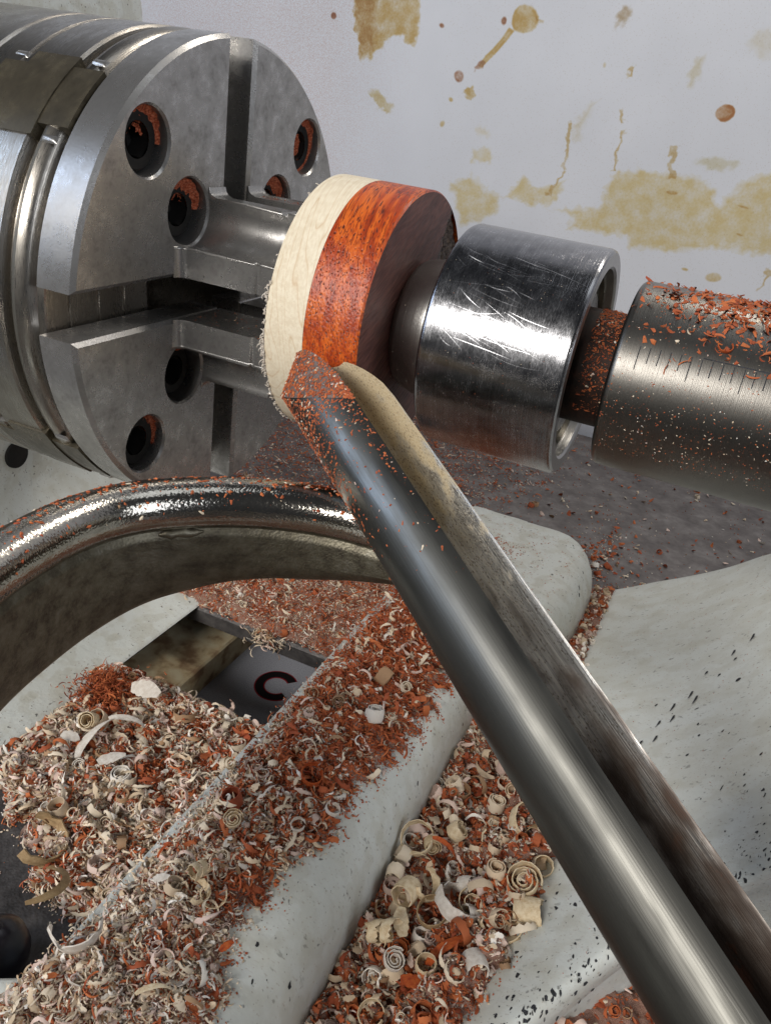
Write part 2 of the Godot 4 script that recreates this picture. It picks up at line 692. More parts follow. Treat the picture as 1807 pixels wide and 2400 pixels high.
	m.normal_texture = normal_tex(gb, W, H, 1.2)
	m.normal_scale = 0.25
	M.gouge = m
	# flute: golden dusty tip, bare ground steel, then brown with rust (v = length, 0 at the tip)
	W = 256
	H = 1024
	var fa := PackedByteArray()
	fa.resize(W * H * 3)
	var fm := PackedByteArray()
	fm.resize(W * H)
	var fr := PackedByteArray()
	fr.resize(W * H)
	var fb := PackedByteArray()
	fb.resize(W * H)
	for y in H:
		var t := -118.0 + 230.0 * y / H
		for x in W:
			var st := fine.get_noise_2d(x * 2.2, y * 0.035)
			var st2 := fine.get_noise_2d(x * 0.9 + 300.0, y * 0.05)
			var bl := al.get_noise_2d(x * 2.0, y * 2.0)
			var sp := fine.get_noise_2d(x * 4.0, y * 3.0)
			var dust := clampf(smoothstep(-62, -92, t + bl * 40.0) + smoothstep(0.05, 0.5, sp + bl * 0.4) * 0.6 * smoothstep(-30, -70, t), 0, 1)
			var brown := clampf(smoothstep(-46, 8, t + bl * 40.0), 0, 1)
			var c := Color(0.60, 0.60, 0.60).lerp(Color(0.72, 0.71, 0.69), clampf(0.5 + st * 0.8 + st2 * 0.6, 0, 1))
			c = c.lerp(Color(0.25, 0.205, 0.175), brown * 0.92)
			var rust := smoothstep(0.25, 0.5, bl + sp * 0.25) * smoothstep(-25, 10, t)
			c = c.lerp(Color(0.36, 0.19, 0.10), rust * 0.7)
			c = c.lerp(Color(0.66, 0.58, 0.45).lerp(Color(0.75, 0.70, 0.59), clampf(0.5 + sp, 0, 1)), dust)
			var pit := smoothstep(0.45, 0.6, fine.get_noise_2d(x * 3.6 + 90.0, y * 1.6)) * (1.0 - brown)
			c = c.lerp(Color(0.22, 0.17, 0.13), pit * 0.8)
			var i := y * W + x
			fa[i * 3] = int(c.r * 255)
			fa[i * 3 + 1] = int(c.g * 255)
			fa[i * 3 + 2] = int(c.b * 255)
			fm[i] = clampi(int(255 * (1.0 - dust * 0.9) * (1.0 - rust * 0.8) * (1.0 - brown * 0.6)), 0, 255)
			fr[i] = clampi(int(255 * clampf(0.34 + dust * 0.4 + brown * 0.2 + st * 0.1 + rust * 0.3, 0.1, 1)), 0, 255)
			fb[i] = clampi(int(128 + st * 40 + st2 * 24 + sp * 14), 0, 255)
	m = StandardMaterial3D.new()
	m.albedo_texture = rgb_tex(fa, W, H)
	m.metallic = 1.0
	m.metallic_texture = gray_tex(fm, W, H)
	m.metallic_texture_channel = BaseMaterial3D.TEXTURE_CHANNEL_RED
	m.roughness = 1.0
	m.roughness_texture = gray_tex(fr, W, H)
	m.roughness_texture_channel = BaseMaterial3D.TEXTURE_CHANNEL_RED
	m.normal_enabled = true
	m.normal_texture = normal_tex(fb, W, H, 2.0)
	m.normal_scale = 0.5
	M.flute = m

# ---------------------------------------------------------------- stained wall
const WX0 := -350.0
const WX1 := 130.0
const WY0 := -118.0
const WY1 := 112.0
var wall_px := PackedByteArray()
const WW := 1680
const WH := 805
const PX := 3.5

func stain(poly: PackedVector2Array, col: Color, strength: float, soft: float, wob: FastNoiseLite, mott: FastNoiseLite, edge := 0.0) -> void:
	var lo := poly[0]
	var hi := poly[0]
	for q in poly:
		lo = lo.min(q)
		hi = hi.max(q)
	lo -= Vector2(4, 4)
	hi += Vector2(4, 4)
	for py in range(maxi(0, int((WY1 - hi.y) * PX)), mini(WH, int((WY1 - lo.y) * PX) + 1)):
		for px in range(maxi(0, int((lo.x - WX0) * PX)), mini(WW, int((hi.x - WX0) * PX) + 1)):
			var q := Vector2(WX0 + px / PX, WY1 - py / PX)
			var w := q + Vector2(wob.get_noise_2d(q.x, q.y), wob.get_noise_2d(q.x + 500.0, q.y)) * 2.2
			if not Geometry2D.is_point_in_polygon(w, poly):
				continue
			var d := 99.0
			for k in poly.size():
				d = minf(d, w.distance_to(Geometry2D.get_closest_point_to_segment(w, poly[k], poly[(k + 1) % poly.size()])))
			var t := smoothstep(0.0, soft, d) * clampf(0.72 + mott.get_noise_2d(q.x * 0.7, q.y * 0.7) * 0.5 + mott.get_noise_2d(q.x * 4.0, q.y * 4.0) * 0.22, 0.15, 1.0) * strength
			t += edge * smoothstep(2.2, 0.3, d) * clampf(0.25 + mott.get_noise_2d(q.x * 0.6, q.y * 0.6) * 1.3, 0, 1)
			blend(py * WW + px, col, clampf(t, 0, 1))

func blend(i: int, col: Color, t: float) -> void:
	wall_px[i * 3] = int(lerpf(wall_px[i * 3], wall_px[i * 3] * col.r, t))
	wall_px[i * 3 + 1] = int(lerpf(wall_px[i * 3 + 1], wall_px[i * 3 + 1] * col.g, t))
	wall_px[i * 3 + 2] = int(lerpf(wall_px[i * 3 + 2], wall_px[i * 3 + 2] * col.b, t))

func ring(cx: float, cy: float, rx: float, ry: float, rot := 0.0) -> PackedVector2Array:
	var o := PackedVector2Array()
	for k in 14:
		o.append(Vector2(cx, cy) + Vector2(cos(TAU * k / 14) * rx, sin(TAU * k / 14) * ry).rotated(rot))
	return o

func streak(x0: float, y0: float, x1: float, y1: float, w0: float, w1: float) -> PackedVector2Array:
	var a := Vector2(x0, y0)
	var b := Vector2(x1, y1)
	var n := (b - a).normalized().orthogonal()
	return PackedVector2Array([a + n * w0, a.lerp(b, 0.5) + n * lerpf(w0, w1, 0.3) * 0.8, b + n * w1, b - n * w1, a.lerp(b, 0.5) - n * lerpf(w0, w1, 0.3) * 0.8, a - n * w0])

func pv(a: Array) -> PackedVector2Array:
	var o := PackedVector2Array()
	for q in a:
		o.append(Vector2(q[0], q[1]))
	return o

func make_wall_mat() -> void:
	wall_px.resize(WW * WH * 3)
	var cl := fnl(51, 0.012, 4)
	var sp := fnl(52, 0.5, 2)
	var wob := fnl(53, 0.16, 3)
	var mott := fnl(54, 0.14, 4)
	var calm := fnl(55, 0.03, 1)
	for y in WH:
		for x in WW:
			var q := cl.get_noise_2d(x * 0.35, y * 0.35) * 0.02 + sp.get_noise_2d(x, y) * 0.012
			var i := (y * WW + x) * 3
			var c := Color(0.755 + q, 0.758 + q, 0.777 + q)
			# reddish dust sprayed beside the chuck
			var near := clampf(1.0 - (x / PX + WX0 + 150.0) / 70.0, 0.0, 1.0) * smoothstep(-345.0, -250.0, x / PX + WX0)
			var s := sp.get_noise_2d(x * 1.3 + 900.0, y * 0.7)
			if near > 0.0 and s > 0.52 - near * 0.32:
				c = c.lerp(Color(0.62, 0.45, 0.39), 0.42 * near)
			elif s > 0.62:
				c = c.lerp(Color(0.55, 0.47, 0.40), 0.3)
			wall_px[i] = int(c.r * 255)
			wall_px[i + 1] = int(c.g * 255)
			wall_px[i + 2] = int(c.b * 255)
	var ochre := Color(0.83, 0.67, 0.33)
	var olive := Color(0.93, 0.83, 0.57)
	var brown := Color(0.62, 0.36, 0.18)
	stain(pv([[-6,2],[22,8],[23,17],[26,26],[39,30],[57,30],[68,31],[80,26],[82,19],[90,31],[105,40],[122,44],[122,-2],[88,-3],[65,-9],[44,-11],[41,-6],[6,-7],[10,-1]]), olive, 0.95, 3.4, wob, mott, 0.3)
	stain(pv([[-65,6],[-51,14],[-43,8],[-31,4],[-32,-7],[-41,-12],[-54,-18],[-60,-2]]), olive, 0.9, 3.6, wob, mott, 0.22)
	stain(pv([[-34,3],[-29,6],[-22,17],[-12,12],[4,19],[0,6],[-4,3],[-17,1],[-26,3]]), olive, 0.9, 2.6, wob, mott, 0.22)
	stain(pv([[-137,94],[-132,116],[-100,116],[-94,83],[-95,72],[-101,72],[-105,76],[-113,72],[-118,66],[-128,60],[-132,70],[-135,79]]), ochre, 0.95, 2.2, wob, mott, 0.35)
	stain(pv([[-137,94],[-132,116],[-124,116],[-121,90],[-120,68],[-128,60],[-132,70],[-135,79]]), Color(0.85, 0.72, 0.45), 0.9, 3.0, wob, mott, 0.5)
	stain(pv([[-123,46],[-116,49],[-103,41],[-106,36],[-114,38]]), Color(0.86, 0.76, 0.5), 0.9, 2.0, wob, mott)
	stain(pv([[-55,26],[-42,28],[-40,19],[-53,18]]), olive, 0.7, 2.5, wob, mott)
	stain(pv([[-40,86],[-56,65],[-59,66],[-56,72],[-44,87]]), ochre, 1.0, 0.9, calm, mott, 0.5)
	stain(ring(-37, 91, 6.5, 6.0), ochre, 1.0, 1.0, calm, mott, 0.5)
	stain(ring(-57, 67, 2.4, 3.6, -0.6), brown, 0.7, 1.0, wob, mott)
	stain(pv([[-64,55],[-59,57],[-57,53],[-58,49],[-61,50],[-64,52]]), ochre, 0.9, 1.2, wob, mott, 0.3)
	for d in [[-67, 61, 2.9, 2.6], [-48, 89, 2.0, 1.8], [-82, 83, 1.6, 1.6], [-148, 82, 2.4, 2.0]]:
		stain(ring(d[0], d[1], d[2], d[3]), brown, 1.0, 0.9, calm, mott, 0.5)
	stain(ring(72, 59, 5.6, 4.0, 0.5), Color(0.72, 0.44, 0.16), 1.0, 0.8, calm, mott, 0.6)
	for d in [[-72, 49, 1.8, 1.8], [-75, 35, 2.0, 1.9], [10, 73, 1.3, 1.6], [74, -15, 2.4, 1.3], [90, -16, 4.0, 2.6], [95, 20, 3.0, 1.0], [60, 20, 3.4, 1.6], [98, 6, 2.0, 1.0]]:
		stain(ring(d[0], d[1], d[2], d[3]), ochre, 0.8, 1.0, calm, mott)
	stain(ring(13, 96, 4.2, 6.5, -0.5), Color(0.72, 0.6, 0.42), 0.8, 3.0, wob, mott)
	stain(ring(54, 76, 4.0, 9.0, -0.2), Color(0.86, 0.78, 0.56), 0.6, 3.5, wob, mott)
	stain(ring(84, 92, 11, 9, 0.2), Color(0.86, 0.78, 0.58), 0.5, 6.0, wob, mott)
	stain(ring(76, 37, 12, 4, 0.1), Color(0.86, 0.8, 0.6), 0.6, 3.0, wob, mott)
	stain(ring(-49, 35, 5, 4), olive, 0.4, 3.0, wob, mott)
	for s in [[-2, 46, 0, 22, 2.0, 1.2], [23, 56, 25, 49, 1.7, 1.0], [26, 47, 26, 26, 1.1, 1.4], [53, 42, 56, 26, 1.6, 2.2], [23, 76, 23, 69, 1.6, 1.2], [-32, 90, -26, 91, 0.8, 0.5], [114, -20, 116, -8, 1.0, 1.6], [0, 22, -6, 8, 1.2, 2.0]]:
		stain(streak(s[0], s[1], s[2], s[3], s[4], s[5]), Color(0.84, 0.71, 0.45), 0.9, 0.9, wob, mott, 0.2)
	stain(pv([[-2,45],[6,58],[13,60],[10,54],[6,42],[8,36],[1,36]]), Color(0.88, 0.8, 0.6), 0.55, 4.0, wob, mott)
	var m := StandardMaterial3D.new()
	m.albedo_texture = rgb_tex(wall_px, WW, WH)
	m.texture_repeat = false
	m.roughness = 0.55
	m.heightmap_enabled = false
	M.wall = m
	M.wall_plain = plain(Color(0.755, 0.758, 0.777), 0.55)

# ---------------------------------------------------------------- camera, light
func make_view() -> void:
	var cam := Camera3D.new()
	cam.name = "camera"
	cam.keep_aspect = Camera3D.KEEP_HEIGHT
	cam.fov = 63.791
	cam.near = 0.004
	cam.far = 12.0
	cam.transform = Transform3D(Basis(Vector3(0.9041, 0.1355, -0.4053), Vector3(-0.2922, 0.8881, -0.3547), Vector3(0.3119, 0.4391, 0.8426)).orthonormalized(), Vector3(0.10595, 0.04051, 0.16404))
	add_child(cam)
	cam.current = true
	var e := Environment.new()
	e.background_mode = Environment.BG_COLOR
	e.background_color = Color(0.40, 0.41, 0.43)
	e.background_energy_multiplier = 0.28
	e.tonemap_mode = Environment.TONE_MAPPER_LINEAR
	e.tonemap_exposure = 1.1
	e.sdfgi_enabled = true
	e.ssao_enabled = true
	e.ssil_enabled = true
	var we := WorldEnvironment.new()
	we.name = "world_environment"
	we.environment = e
	add_child(we)
	lamp("window_light", Vector3(-170, 400, 822), Vector3(50, 0, 10), Vector2(0.66, 0.15), 0.78, Color(1.0, 0.985, 0.96))
	lamp("side_window_light", Vector3(-700, 300, 420), Vector3(0, 0, 0), Vector2(0.3, 0.5), 0.22, Color(0.80, 0.88, 1.0))
	lamp("right_fill_light", Vector3(850, 300, 260), Vector3(20, 0, 0), Vector2(0.4, 0.5), 0.22, Color(0.95, 0.97, 1.0))  # unseen fill, added to brighten faces turned towards the tailstock
	lamp("strip_light", Vector3(165, 425, -262), Vector3(17, -28, 80), Vector2(0.16, 0.06), 0.06, Color(1.0, 0.97, 0.92))
	lamp("ceiling_light", Vector3(300, 1000, -60), Vector3(50, -40, -40), Vector2(0.4, 0.4), 0.06, Color(0.96, 0.98, 1.0))

func lamp(called: String, at: Vector3, to: Vector3, size: Vector2, energy: float, col: Color) -> void:
	var l := AreaLight3D.new()
	l.name = called
	l.area_size = size
	l.light_energy = energy
	l.light_color = col
	l.shadow_enabled = true
	add_child(l)
	l.look_at_from_position(at * MM, to * MM, Vector3.UP)

# ---------------------------------------------------------------- setting: wall, bench, tray, bed
func make_setting() -> void:
	var b := MB.new()
	var zw := -316.0
	# stained sheet, then plain wall round it, butted
	b.grid([[Vector3(WX0, WY1, zw), Vector3(WX1, WY1, zw)], [Vector3(WX0, WY0, zw), Vector3(WX1, WY0, zw)]], Vector3(0, 0, zw - 50))
	var w := structure("wall", b, M.wall)
	b = MB.new()
	for r in [[-900.0, WX0, -160.0, 900.0], [WX1, 1100.0, -160.0, 900.0], [WX0, WX1, WY1, 900.0], [WX0, WX1, -160.0, WY0]]:
		b.grid([[Vector3(r[0], r[3], zw), Vector3(r[1], r[3], zw)], [Vector3(r[0], r[2], zw), Vector3(r[1], r[2], zw)]], Vector3(0, 0, zw - 50))
	b.grid([[Vector3(-900, 900, zw - 20), Vector3(1100, 900, zw - 20)], [Vector3(-900, -160, zw - 20), Vector3(1100, -160, zw - 20)]], Vector3(0, 0, zw))
	put("plain_wall", b, M.wall_plain, w)
	b = MB.new()
	b.block(Vector3(-700, -170, -314), Vector3(900, -134, 420), 2)
	structure("bench_top", b, M.bench)
	# flat grey metal tray between bed and wall
	b = MB.new()
	b.block(Vector3(-500, -133.9, -313), Vector3(700, -118, -107.5), 1)
	structure("metal_tray", b, M.tray)
	# lathe bed: two ways with the gap between them
	var bed := thing("lathe_bed", "dark grey cast lathe bed of two flat ways with an open slot between them", "lathe bed", Vector3(60, -134, 0))
	b = MB.new()
	b.block(Vector3(-300, -110.8, -106), Vector3(420, -105, -16), 0.8)
	b.block(Vector3(-300, -133.9, -106), Vector3(420, -110.8, -52), 0.5)
	put("way", b, M.bed, bed)
	b = MB.new()
	b.block(Vector3(-300, -111, 19.2), Vector3(420, -105, 150), 1.2)
	b.block(Vector3(-300, -133.9, 30), Vector3(420, -111, 146), 0.5)
	put("way", b, M.bed, bed)
	# what lies in the slot
	var tp := MB.new()
	tp.block(Vector3(-31, -133.9, -50), Vector3(-10.5, -121, 18), 0.6)
	var tb := put("wooden_strip", tp, M.tan)
	tb.rotation.y = 0.0
	tag(tb, "tan wooden strip lying in the slot between the bed ways", "strip")
	var card := thing("white_card", "white card with a black and red ring printed on it, deep in the bed slot", "card", Vector3(-2, -131, -20))
	b = MB.new()
	b.block(Vector3(-15.5, -130.9, -46), Vector3(22, -130.4, 14), 0.1)
	var sheet := put("sheet", b, M.card, card)
	card.rotation.y = 0.16
	for k in 3:
		b = MB.new()
		var r0: float = [7.0, 6.6, 4.2][k]
		var r1: float = [3.6, 4.0, 3.6][k]
		var rows := [[], []]
		for j in 41:
			var a := deg_to_rad(38.0 + 284.0 * j / 40.0)
			var y := -130.34 + 0.06 * (1 if k == 1 else 0)
			rows[0].append(Vector3(8.5 + cos(a) * r0, y, -23.5 - sin(a) * r0 * 1.1))
			rows[1].append(Vector3(8.5 + cos(a) * r1, y, -23.5 - sin(a) * r1 * 1.1))
		if k < 2:
			b.grid(rows, Vector3(9, -140, -20))
			put("printed_ring", b, M.print_red if k == 0 else M.print_black, sheet)

# ---------------------------------------------------------------- headstock, tailstock, tool rest base
func make_castings() -> void:
	# headstock: face, then a wide concave foot running down to the bed
	var hs := thing("headstock", "white painted headstock casting behind the chuck, flaring down to the bed", "headstock", Vector3(-140, -105, 0))
	var prof := []
	prof.append(Vector2(-260, 72))
	prof.append(Vector2(-96, 72))
	for k in 7:
		var a := PI / 2 - PI / 2 * k / 6.0
		prof.append(Vector2(-92 + cos(a) * 10, 62 + sin(a) * 10))
	prof.append(Vector2(-82, -40))
	prof.append(Vector2(-82, -74))
	for k in 15:
		var a := PI + PI / 2 * k / 14.0
		prof.append(Vector2(-18 + cos(a) * 64, -80 + sin(a) * 24))
	prof.append(Vector2(-17.2, -105))
	var rows := []
	for q in prof:
		var row := []
		for j in 25:
			var t := j / 24.0
			var z := lerpf(-78, 92, t)
			var e := minf(j, 24 - j)
			var inset: float = 0.0 if e > 2 else [7.0, 2.4, 0.5][int(e)]
			row.append(Vector3(q.x - (inset if q.x > -250 else 0.0), q.y - (inset if q.y > 0 else 0.0), z))
		rows.append(row)
	var b := MB.new()
	b.grid(rows, Vector3(-200, -60, 7))
	for j in [0, 24]:
		var o := PackedVector2Array()
		for r in rows:
			o.append(Vector2(r[j].x, r[j].y))
		o.append(Vector2(-260, -105))
		var z: float = rows[0][j].z
		b.poly(o, func(q): return Vector3(q.x, q.y, z), Vector3(0, 0, -1 if j == 0 else 1))
	put("casting", b, M.paint, hs)
	# hole in the headstock face: a near-black disc painted for its shaded depth
	b = MB.new()
	b.lathe([Vector2(-81.2, 0.01), Vector2(-81.2, 4.2), Vector2(-84, 4.6)], 24, -71, -10.5)
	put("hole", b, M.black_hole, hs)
	b = MB.new()
	b.lathe([Vector2(-95, 17), Vector2(-60, 17)], 40, -1, 0)
	put("spindle", b, M.steel_dull, hs)
	for s in [[-66.0, 34.0, 1.4, 3.6], [-80.0, 52.0, 0.9, 1.6]]:
		pass

	# tailstock: its foot rises in a curve towards the right
	var ts := thing("tailstock", "white painted tailstock casting with scraped paint, rising towards the right behind the gouge", "tailstock", Vector3(200, -105, -20))
	var xs := [86.0, 88.0, 92.0, 100.0, 109.0, 119.5, 129.0, 138.0, 150.0, 163.0, 176.0, 190.0]
	var ys := [-105.0, -103.6, -101.5, -97.2, -91.6, -84.6, -76.3, -66.5, -50.0, -26.0, 2.0, 22.0]
	var zf := [88.0, 86.0, 83.0, 77.0, 69.0, 54.0, 46.0, 40.5, 36.0, 33.0, 31.0, 30.0]
	var zb := [-98.0, -103.0, -104.0, -104.5, -105.0, -104.0, -101.0, -97.0, -80.0, -60.0, -44.0, -36.0]
	var n := 70
	rows = []
	var uvs := []
	var curve_x := []
	for k in n + 1:
		var t := (xs.size() - 1) * float(k) / n
		var i := mini(int(t), xs.size() - 2)
		var f := t - i
		var x := catmull(xs, i, f)
		var y := catmull(ys, i, f)
		var z0 := catmull(zb, i, f)
		var z1 := catmull(zf, i, f)
		var row := []
		row.append(Vector3(x + 1.6, y - 14, z0 + 4))
		row.append(Vector3(x + 0.8, y - 5, z0 + 0.2))
		row.append(Vector3(x + 0.2, y - 1.6, z0 + 0.6))
		for j in 41:
			var u := j / 40.0
			row.append(Vector3(x, y + sin(u * PI) * 0.8, lerpf(z0 + 3.0, z1 - 2.6, u)))
		row.append(Vector3(x + 0.3, y - 0.9, z1 - 0.6))
		row.append(Vector3(x + 0.9, y - 2.8, z1))
		row.append(Vector3(x + 2.2, y - 6.0, z1 - 1.5))
		row.append(Vector3(x + 5.0, y - 8.0, z1 - 9))
		row.append(Vector3(x + 12.0, y - 30.0, z1 - 14))
		rows.append(row)
	b = MB.new()
	b.grid(rows, Vector3(190, -110, -20))
	var foot := put("foot", b, M.paint, ts)
	b = MB.new()
	b.block(Vector3(172, -105, -40), Vector3(300, 6, 34), 6)
	put("column", b, M.paint, ts)
	b = MB.new()
	b.lathe([Vector2(160, 19), Vector2(160, 30), Vector2(163, 33), Vector2(300, 33)], 64)
	put("barrel", b, M.paint, ts)
	# chipped paint along the front edge: many small bare patches lying on the paint
	var rr := RandomNumberGenerator.new()
	rr.seed = 77
	b = MB.new()
	for k in 620:
		var i := rr.randi_range(13, 46)
		var clump := sin(i * 0.9) * 0.5 + sin(i * 2.3) * 0.5
		var spread := absf(rr.randfn(0.0, 0.35 + 0.25 * clump))
		var j: int = 44 - int(clampf(spread * 5.0, 0, 7)) + rr.randi_range(-1, 1)
		flake_on(b, rows, i, clampi(j, 30, 46), rr, 0.12 + 0.7 * pow(rr.randf(), 2.5))
	for k in 40:
		flake_on(b, rows, rr.randi_range(30, 46), rr.randi_range(18, 40), rr, 0.15 + 0.8 * pow(rr.randf(), 3.0))
	for k in 60:
		flake_on(b, rows, rr.randi_range(24, 44), rr.randi_range(33, 39), rr, 0.2 + 0.9 * pow(rr.randf(), 2.5))
	var ch := put("bare_chip", b, M.chip, foot)
	ch.set_meta("kind", "stuff")
	# scratches in a row
	b = MB.new()
	for k in 12:
		var x := 117.0 + k * 1.4 + rr.randf_range(-2.5, 2.5)
		var y := interp(xs, ys, x) + 0.95
		var z := -6.0 - k * 3.4 + rr.randf_range(-2, 2)
		var l := rr.randf_range(0.5, 2.6)
		var y2 := interp(xs, ys, x - 0.3 * l) + 0.95
		b.grid([[Vector3(x, y, z), Vector3(x + 0.4, y + 0.33, z)], [Vector3(x - 0.15 * l, (y + y2) / 2.0, z + l * 0.8), Vector3(x - 0.15 * l + 0.55, (y + y2) / 2.0 + 0.45, z + l * 0.7)], [Vector3(x - 0.3 * l, y2, z + l * 1.6), Vector3(x - 0.3 * l + 0.1, y2 + 0.08, z + l * 1.6)]], Vector3(x, y - 20, z))
	ch = put("scratch", b, M.chip, foot)
	ch.set_meta("kind", "stuff")

	# tool rest base: a long arm across the bed with a swollen far end
	var arm := thing("support_arm", "white painted cast arm of the tool rest lying across the bed under shavings", "tool rest base", Vector3(56, -105, 0))
	rows = []
	var zs := []
	var z := 190.0
	while z > -101.0:
		zs.append(z)
		z -= 2.0 if z > 98.0 and z < 124.0 else 4.0
	for k in 13:
		zs.append(-101.0 - 11.0 * sin(PI / 2 * k / 12.0))
	for zz in zs:
		var dz := maxf(0.0, -101.0 - zz)
		var drop := 11.0 - sqrt(maxf(0.0, 121.0 - dz * dz))
		var xl := interp([-112.0, 104.0, 107.0, 111.0, 118.0, 190.0], [37.0, 37.0, 34.5, 24.0, 10.0, 6.0], zz)
		var xr := interp([-112.0, -74.0, -60.0, -50.0, -42.0, -32.0, -18.0, 0.0, 80.0, 110.0, 190.0], [90.5, 90.5, 90.0, 86.5, 81.0, 77.2, 75.4, 75.0, 75.0, 76.0, 80.0], zz)
		if zz < -88.0:
			xr -= 24.0 - sqrt(maxf(0.0, 576.0 - pow(-88.0 - zz, 2.0)))
			xl += 13.0 - sqrt(maxf(0.0, 169.0 - pow(clampf(-99.0 - zz, 0.0, 13.0), 2.0)))
		var yt := -85.0 - drop
		var row := []
		for q in [[0.0, -105.0], [0.05, -100.0], [0.2, yt - 5.0 + drop * 0.4], [0.7, yt - 2.2], [1.7, yt - 0.6], [3.4, yt]]:
			row.append(Vector3(xl + q[0], maxf(-105.0, q[1]), zz))
		for k in range(1, 8):
			row.append(Vector3(lerpf(xl + 3.4, xr - 10.5, k / 8.0), yt + 0.12 * sin(k * 1.7 + zz * 0.05), zz))
		for q in [[10.5, yt], [8.0, yt - 0.35], [5.6, yt - 1.5], [3.6, yt - 3.4], [2.0, yt - 6.2], [0.9, yt - 9.8], [0.3, yt - 14.0], [0.0, -105.0]]:
			row.append(Vector3(xr - q[0], maxf(-105.0, q[1]), zz))
		rows.append(row)
	b = MB.new()
	b.grid(rows, Vector3(56, -140, 40))
	var endo := []
	var endl := []
	for q in rows[-1]:
		endo.append(q)
		endl.append(Vector3(q.x, -105.0, q.z))
	b.grid([endo, endl], Vector3(60, -100, -60))
	put("arm", b, M.paint, arm)
	b = MB.new()
	var sock := []
	for k in 2:
		sock.append(Vector3(52, -86 + 9 * k, 154))
	b.tube(sock, 13.0, 32)
	put("post_socket", b, M.paint, arm)
	var ra := RandomNumberGenerator.new()
	ra.seed = 78
	b = MB.new()
	for k in 150:
		flake_on(b, rows, ra.randi_range(24, rows.size() - 8), ra.randi_range(13, 19), ra, 0.1 + 0.75 * pow(ra.randf(), 4.0))
	for k in 24:
		flake_on(b, rows, ra.randi_range(rows.size() - 22, rows.size() - 8), ra.randi_range(10, 19), ra, 0.2 + 1.1 * pow(ra.randf(), 2.5))
	var sf := put("scuff", b, M.chip, arm.get_child(0))
	sf.set_meta("kind", "stuff")
	# clamp knob at the near left
	b = MB.new()
	b.tube([Vector3(22, -105, 97), Vector3(22, -103, 97), Vector3(22, -100, 97), Vector3(22, -97, 97), Vector3(22, -95, 97), Vector3(22, -94.4, 97)], [3.6, 4.8, 5.3, 4.6, 2.6, 1.0], 28)
	var kn := put("clamp_knob", b, M.knob)
	tag(kn, "black rounded clamp knob at the near corner beside the arm", "knob")

func catmull(a: Array, i: int, f: float) -> float:
	var p0: float = a[maxi(i - 1, 0)]
	var p1: float = a[i]
	var p2: float = a[mini(i + 1, a.size() - 1)]
	var p3: float = a[mini(i + 2, a.size() - 1)]
	return 0.5 * (2 * p1 + (p2 - p0) * f + (2 * p0 - 5 * p1 + 4 * p2 - p3) * f * f + (3 * p1 - p0 - 3 * p2 + p3) * f * f * f)

func interp(xs: Array, ys: Array, x: float) -> float:
	for i in xs.size() - 1:
		if x <= xs[i + 1]:
			return lerpf(ys[i], ys[i + 1], clampf((x - xs[i]) / (xs[i + 1] - xs[i]), 0, 1))
	return ys[-1]

# a ragged flat patch a hair above the grid cell (i, j)
func flake_on(b: MB, rows: Array, i: int, j: int, rr: RandomNumberGenerator, size: float) -> void:
	var p: Vector3 = rows[i][j]
	var du: Vector3 = (rows[i + 1][j] - p)
	var dv: Vector3 = (rows[i][j + 1] - p)
	var n := du.cross(dv).normalized()
	if n.y < 0.0:
		n = -n
	var c := p + du * rr.randf() + dv * rr.randf() + n * 0.07
	var u := du.normalized()
	var v := n.cross(u)
	var o := PackedVector2Array()
	var el := rr.randf_range(0.2, 0.8)
	var rot := rr.randf_range(0.2, 1.2)
	for k in 7:
		o.append((Vector2(cos(TAU * k / 7), sin(TAU * k / 7) * el) * size * rr.randf_range(0.4, 1.1)).rotated(rot))
	if Geometry2D.triangulate_polygon(o).size() > 0:
		b.poly(o, func(q): return c + u * q.x + v * q.y, n)

# ---------------------------------------------------------------- chuck
const CY := -1.2
const CZ := 0.7

